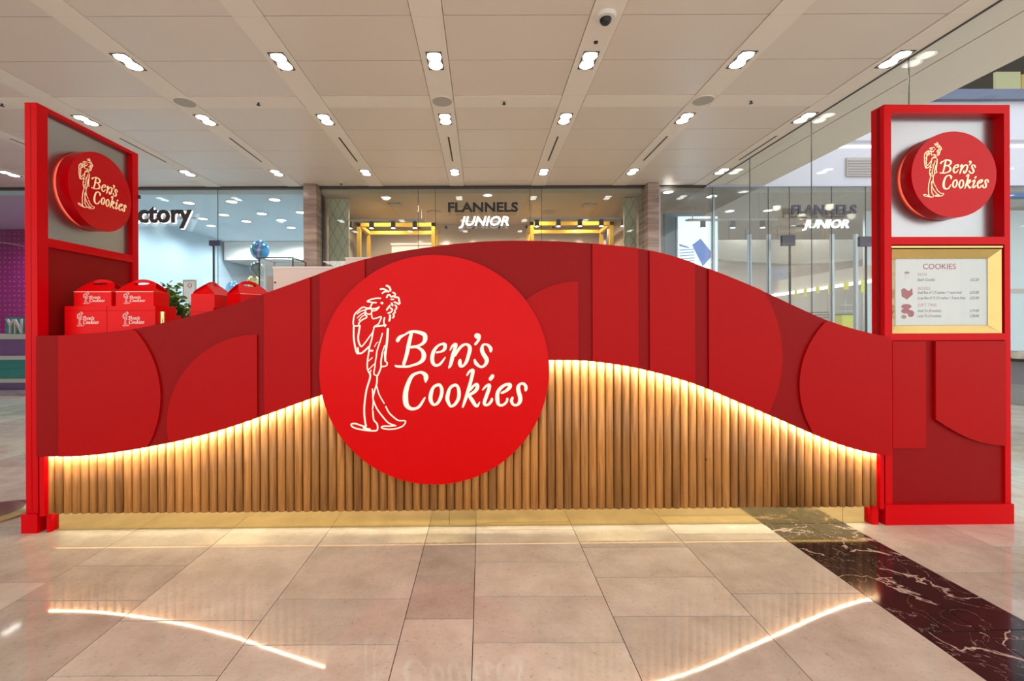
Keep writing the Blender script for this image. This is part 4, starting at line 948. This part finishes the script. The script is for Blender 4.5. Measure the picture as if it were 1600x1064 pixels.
# menu case
mo = kworld(ua, 0, 0)
mc = thing('menu_case', 'brass framed menu sheet headed COOKIES in the right tower', 'menu', kworld(ua, 0, zz(521)), TH); zo = zz(521)
ox0, ox1, oz0, oz1 = L(1394.5), L(1566), .001, zz(389) - zo; ix0, ix1, iz0, iz1 = L(1407), L(1553), zz(508) - zo, zz(403) - zo
fr = MB()
O = [(ox0, oz0), (ox1, oz0), (ox1, oz1), (ox0, oz1)]; I = [(ix0, iz0), (ix1, iz0), (ix1, iz1), (ix0, iz1)]
for nm, i in (('frame_bottom', 0), ('frame_right', 1), ('frame_top', 2), ('frame_left', 3)):
    j = (i + 1) % 4; a, b, c, d = O[i], O[j], I[j], I[i]
    MB().prism([(0, 0), (1, 0), (1, 1), (0, 1)], lambda s, t_, h: ((a[0] * (1 - s) + b[0] * s) * (1 - t_) + (d[0] * (1 - s) + c[0] * s) * t_, (.002 * (1 - t_) + .030 * t_) + h, (a[1] * (1 - s) + b[1] * s) * (1 - t_) + (d[1] * (1 - s) + c[1] * s) * t_), 0, .004).build(nm, M_brassmenu, mc)
MB().box(x0, x1, .004, .016, zz(387) - zo, zz(384) - zo).build('top_bar', M_brassmenu, mc)
MB().box(x0 + .001, x1 - .001, .045, .052, .0, zz(382) - zo - .001).build('back_plate', M_dark, mc)
MB().box(ix0 - .006, ix1 + .006, .036, .044, iz0 - .004, iz1 + .004).build('paper_sheet', M_paper, mc)
MB().box(ix0, ix1, .026, .028, iz0, iz1).build('glass_cover', M_glass, mc)
def txt(s, px, py, hpx, mat, shear=0., align='LEFT', wpx=None, bold=0.):
    me = text_mesh(s, 1, mat, .0, bold, shear, 'print_line'); b = bbx(me); cap = bbx(text_mesh('H', 1, mat))[3]
    sc_ = (hpx / 273.) / cap; sx = sc_ if not wpx else (wpx / 273.) / (b[1] - b[0])
    for v_ in me.vertices: v_.co = Vector(((v_.co.x - b[0]) * sx, 0, v_.co.y * sc_))
    link('print_line', me, mc, (K(px, py, .036)[0] - ua, .0352, K(px, py, .036)[1] - zo))
txt('COOKIES', 1442, 420.5, 8.5, M_inkred, wpx=53, bold=.006)
txt('EACH', 1434, 431, 4.5, M_inkpink, wpx=14); txt('Each Cookie', 1433.5, 439, 4.2, M_ink, .3, wpx=28); txt('£2.50', 1516, 439, 4.2, M_ink, .3, wpx=14)
txt('BOXES', 1434, 453, 4.5, M_inkpink, wpx=20); txt('Small Box of 7 (7 cookies + 1 extra free)', 1433.5, 459, 4.2, M_ink, .3, wpx=71); txt('£15.00', 1515, 459, 4.2, M_ink, .3, wpx=15)
txt('Large Box of 12 (12 cookies + 3 extra free)', 1433.5, 467.5, 4.2, M_ink, .3, wpx=77); txt('£25.00', 1515, 467.5, 4.2, M_ink, .3, wpx=15)
txt('GIFT TINS', 1434, 479, 4.8, M_inkpink, wpx=30); txt('Small Tin (8 cookies)', 1433.5, 487.5, 4.2, M_ink, .3, wpx=38); txt('£19.00', 1515, 487.5, 4.2, M_ink, .3, wpx=15)
txt('Large Tin (16 cookies)', 1433.5, 495.5, 4.2, M_ink, .3, wpx=38); txt('£28.00', 1515, 495.5, 4.2, M_ink, .3, wpx=15)
def pic(pts, mat, name, off=.0351): 
    q = [(K(a, b, .036)[0] - ua, K(a, b, .036)[1] - zo) for a, b in pts]; MB().prism(q, lambda a, b, h: (a, h, b), off, off + .0006).build(name, mat, mc)
ell = lambda cx, cy, rx, ry, n=14: [(cx + rx * math.cos(2 * math.pi * i / n), cy + ry * math.sin(2 * math.pi * i / n)) for i in range(n)]
pic([(1408, 453), (1412, 450), (1420, 455), (1425, 450), (1426, 460), (1417, 468), (1409, 463)], M_inkred, 'box_picture')
pic(ell(1416, 479, 8, 4), M_inkred, 'tin_picture'); pic(ell(1415, 486, 7, 4), M_inkred, 'tin_picture', .0348); pic(ell(1423, 490, 5, 5.5), M_inkred, 'tin_picture', .0345); pic(ell(1412, 495, 4, 3), M_brown, 'cookie_picture', .0342)
pic(ell(1417, 426, 4, 1.8), M_brown, 'cookie_picture'); pic([(1413, 428), (1421, 428), (1420, 437), (1414, 437)], M_worktop, 'bag_picture')

# ================================================================== things on the counter
WT = 1.0865
def ku(px, v): return K(px, 500, v)[0]
def carton(u0, u1, v, z0, h, lab, logo=True, dv=.19):
    t = thing('cookie_carton', lab, 'carton', kworld((u0 + u1) / 2, v, z0), TH); w2 = (u1 - u0) / 2 - .0015
    MB().box(-w2, w2, 0, dv, 0, h).build('carton_body', M_carton, t)
    MB().box(-w2, w2, -.001, .0, h - .028, h - .026).build('lid_fold', M_raised, t)
    MB().box(-w2 + .002, w2 - .002, .002, dv - .002, h, h + .0015).build('lid', M_carton, t)
    if logo:
        put_logo(t, lambda a, b, t_: (a * .083 + .01, -.0005 - t_, b * .068 + h - .082), .0008, M_white, True, wmul=1.2)
    return t
def gable_box(t, Lb, Wb, hb, rise, arch, logo=None):
    l2, w2 = Lb / 2, Wb / 2
    MB().box(-l2, l2, -w2, w2, 0, hb).build('box_body', M_carton, t)
    # two arched panels leaning together over the box, each with a hand slot; the lower part folded in at both ends
    n_ = 36; cz_ = hb + arch * .66
    for sg in (-1, 1):
        mb = MB(); out, inn = [], []
        for i in range(n_):
            an = 2 * math.pi * i / n_; dx, dz = math.cos(an), math.sin(an); lo_, hi_ = 0.0, .5
            for _ in range(24):
                md = (lo_ + hi_) / 2; x_, z_ = dx * md, cz_ + dz * md - hb
                if z_ >= 0 and (x_ / l2) ** 2 + (z_ / arch) ** 2 <= 1: lo_ = md
                else: hi_ = md
            out.append((dx * lo_, cz_ + dz * lo_)); inn.append((dx * l2 * .42, cz_ + dz * arch * .10))
        for i in range(n_):
            j = (i + 1) % n_
            mb.prism([out[i], out[j], inn[j], inn[i]], lambda x_, z_, h: (x_, sg * (max(.0025, w2 * (1 - (z_ - hb) / arch * 1.25)) + h), z_), -.001, .001)
        mb.build('handle_panel', M_carton, t)
    k_ = .72
    MB().prism([(-w2, hb), (w2, hb), (.004, hb + rise), (-.004, hb + rise)], lambda a, b, h: (h * (1 - .45 * (b - hb) / rise), a * .93, b), -l2 * .98, l2 * .98).build('gable_folds', M_carton, t)
    MB().box(-l2, l2, -w2 - .001, -w2 + .001, hb - .002, hb + .002).build('fold_line', pbr('card_edge', (.9, .45, .42), .5) if 'card_edge' not in MATS else MATS['card_edge'], t)
    if logo: put_logo(t, lambda a, b, t_: (a * .083 + logo, -w2 - .0008 - t_, b * .056 + hb * .50), .0008, M_white, True, wmul=1.2)
vB = .135
zc_ = K(170, 478, vB)[1]; hC = zc_ - WT
c1, c2, c3 = max(ku(100.5, vB), U(58.5) + .004), ku(167, vB), ku(243, vB)
carton(c1, c2, vB, WT, hC - .002, 'large flat red carton with white logo, left one of the lower row')
carton(c2, c3, vB, WT, hC - .002, 'large flat red carton with white logo, right one of the lower row')
zc_ = WT + hC
for pa, pb, lab, lg in ((114.5, 173, 'red gable box with arched handle, left one atop the flat cartons', .005), (180, 239, 'red gable box with arched handle, right one atop the flat cartons', -.005)):
    a, b = ku(pa, vB + .02), ku(pb, vB + .02)
    t = thing('gable_box', lab, 'box', kworld((a + b) / 2, vB + .095, zc_), TH); gable_box(t, b - a, .14, .086, .042, .080, lg)
# gable end box on a carton
a, b = ku(297, .28), ku(334, .28)
carton(a, b, .28, WT, hC - .006, 'narrow red carton under the gable-end box', False, .2)
t = thing('gable_box', 'red gable box seen end-on, standing on a narrow carton', 'box', kworld((a + b) / 2, .40, WT + hC - .004), TH + math.pi / 2); gable_box(t, .22, b - a, .085, .062, .085)
a, b = ku(352, .28), ku(398, .28)
carton(a, b, .26, WT, hC - .006, 'red carton hidden below the angled gable box', False, .2)
t = thing('gable_box', 'red gable box standing at an angle, rightmost of the boxes', 'box', kworld((a + b) / 2, .39, WT + hC - .004), TH + math.radians(58)); gable_box(t, .20, .15, .085, .055, .090)
t = thing('glint_cylinder', 'added bright-stripe tin at the right end of the cartons', 'cylinder', kworld(ku(249.5, .17), .19, WT), TH); zz_ = K(248, 487, .19)[1] - WT  # small brass cylinder added in place of a bright stripe of glare
MB().cyl((0, 0, 0), .016, zz_ - .01, 20).build('cylinder_body', M_brass, t); MB().cyl((0, 0, zz_ - .01), .0175, .01, 20).build('cylinder_cap', M_brass, t)
t = thing('cookie_carton', 'small red carton partly hidden right of the gold tin', 'carton', kworld(ku(259, .4), .38, WT), TH); zz_ = K(257, 493, .4)[1] - WT
MB().box(-.035, .035, 0, .12, 0, zz_).build('carton_body', M_carton, t); MB().box(-.036, .036, -.001, .121, zz_, zz_ + .003).build('lid', M_carton, t)
# plant
pc = K(264, 470, .52); t = thing('potted_plant', 'bushy small-leaved green plant between the cartons', 'plant', kworld(pc[0] + .01, .56, WT), TH)
MB().cyl((0, 0, 0), .045, .11, 20, r2=.058).build('pot', M_worktop, t)
lfA, lfB, st = MB(), MB(), MB()
rnd = random.Random(3); leafn = 0
leafm = []
for mt in (M_leafA, M_leafB):
    mb = MB(); mb.v = [(0, 0, 0), (.009, .010, .003), (.010, .022, .0), (0, .034, -.004), (-.010, .022, 0), (-.009, .010, .003), (0, .016, -.002)]; mb.f = [(0, 1, 6), (1, 2, 6), (2, 3, 6), (3, 4, 6), (4, 5, 6), (5, 0, 6)]
    leafm.append(mb.mesh('leaf', mt))
branches = []
for k_ in range(16):
    tx, tz = rnd.uniform(-.085, .105), rnd.uniform(.15, .35)
    if tz > .30: tx = tx * .5 - .01
    if k_ in (3, 7): tx, tz = .10, .16
    tip = Vector((tx, rnd.uniform(-.07, .07), tz)); base_ = Vector((0, 0, .11)); mid = (base_ + tip) / 2 + Vector((0, 0, .04))
    st.tube(base_, mid, .003, 5); st.tube(mid, tip, .002, 5)
    for j in range(17):
        f = rnd.uniform(.25, 1.05); p = (base_ * (1 - f) + tip * f) + Vector((rnd.gauss(0, .014), rnd.gauss(0, .014), rnd.gauss(.01, .014)))
        o = link('leaf', leafm[0 if rnd.random() < .68 else 1], t, p); o.rotation_euler = (rnd.uniform(-1, 1), rnd.uniform(-1, 1), rnd.uniform(0, 6.3)); s_ = rnd.uniform(1.0, 1.6); o.scale = (s_, s_, s_)
st.build('stem', M_leafA, t)
# display cases
a = K(427, 419.5, .35); b = K(470, 419.5, .35)
t = thing('display_cabinet', 'off-white cabinet rising behind the counter slope, lower one', 'cabinet', kworld(a[0], .35, WT), TH); W2 = ku(532, .35) - a[0]; h2 = a[1] - WT
MB().box(0, W2, 0, .25, 0, h2).build('cabinet_body', M_pinkwhite, t); MB().box(-.004, W2 + .004, -.004, .254, h2, h2 + .012).build('cabinet_top', M_worktop, t); MB().cyl((.012, -.004, h2 - .09), .006, .005, 10, 'y').build('screw', M_black, t)
a = K(522.5, 399, .45)
t = thing('display_cabinet', 'off-white cabinet peeking over the crest, upper one', 'cabinet', kworld(a[0] + .03, .45, WT), TH); W2 = ku(600, .45) - a[0] - .03; h2 = a[1] - WT
MB().box(0, W2, .155, .20, 0, h2).build('cabinet_body', M_pinkwhite, t); MB().box(-.004, W2 + .004, .15, .205, h2, h2 + .01).build('cabinet_top', M_worktop, t)
# glass display case
a = K(405, 404.5, .33); b = K(457.5, 404.5, .33); h2 = a[1] - WT; W2 = b[0] - a[0]
t = thing('glass_case', 'clear glass display cube with thin dark edges behind the cartons', 'display case', kworld(a[0], .33 + .28, WT), TH)
dd = .24
# sits at the back part of the worktop
t.location = kworld(K(405, 404.5, .61)[0], .61, 1.0865); h2 = K(405, 404.5, .61)[1] - WT; W2 = K(457.5, 404.5, .61)[0] - K(405, 404.5, .61)[0]
for nm, bxx in (('glass_front', (0, W2, 0, .005, 0, h2)), ('glass_left', (0, .005, .005, dd, 0, h2)), ('glass_right', (W2 - .005, W2, .005, dd, 0, h2)), ('glass_top', (0, W2, 0, dd, h2, h2 + .005))):
    MB().box(*bxx).build(nm, M_glass, t)
ed = MB(); e = .0035
for x_, y_ in ((0, 0), (W2, 0), (0, dd), (W2, dd)): ed.box(x_ - e, x_ + e, y_ - e, y_ + e, 0, h2 + .006)
for x_ in (0, W2): ed.box(x_ - e, x_ + e, 0, dd, h2 + .005, h2 + .011)
for y_ in (0, dd): ed.box(0, W2, y_ - e, y_ + e, h2 + .005, h2 + .011)
ed.build('edge_trim', M_black, t)
MB().box(.03, W2 - .02, .06, .2, 0, h2 * .45).build('inner_stand', M_worktop, t); MB().box(.05, W2 - .04, .08, .18, h2 * .45, h2 * .72).build('inner_box', M_whiteplastic, t)
MB().box(.045, .085, .01, .05, 0, h2 * .78).build('inner_board', M_brown, t)
# rear worktop to carry the case
sh = thing('rear_shelf', 'narrow off-white service shelf along the back of the kiosk', 'shelf', kworld(0, .661, 0), TH)
MB().box(U(58.5) + .002, uR - .1, 0, .42, 1.056, 1.086).build('shelf_board', M_worktop, sh)
for x_ in (uL + .1, 0, uR - .25): MB().box(x_ - .02, x_ + .02, .34, .38, 0, 1.056).build('leg', M_alu, sh)
print('tiles', ntile, 'objects', len(bpy.data.objects))
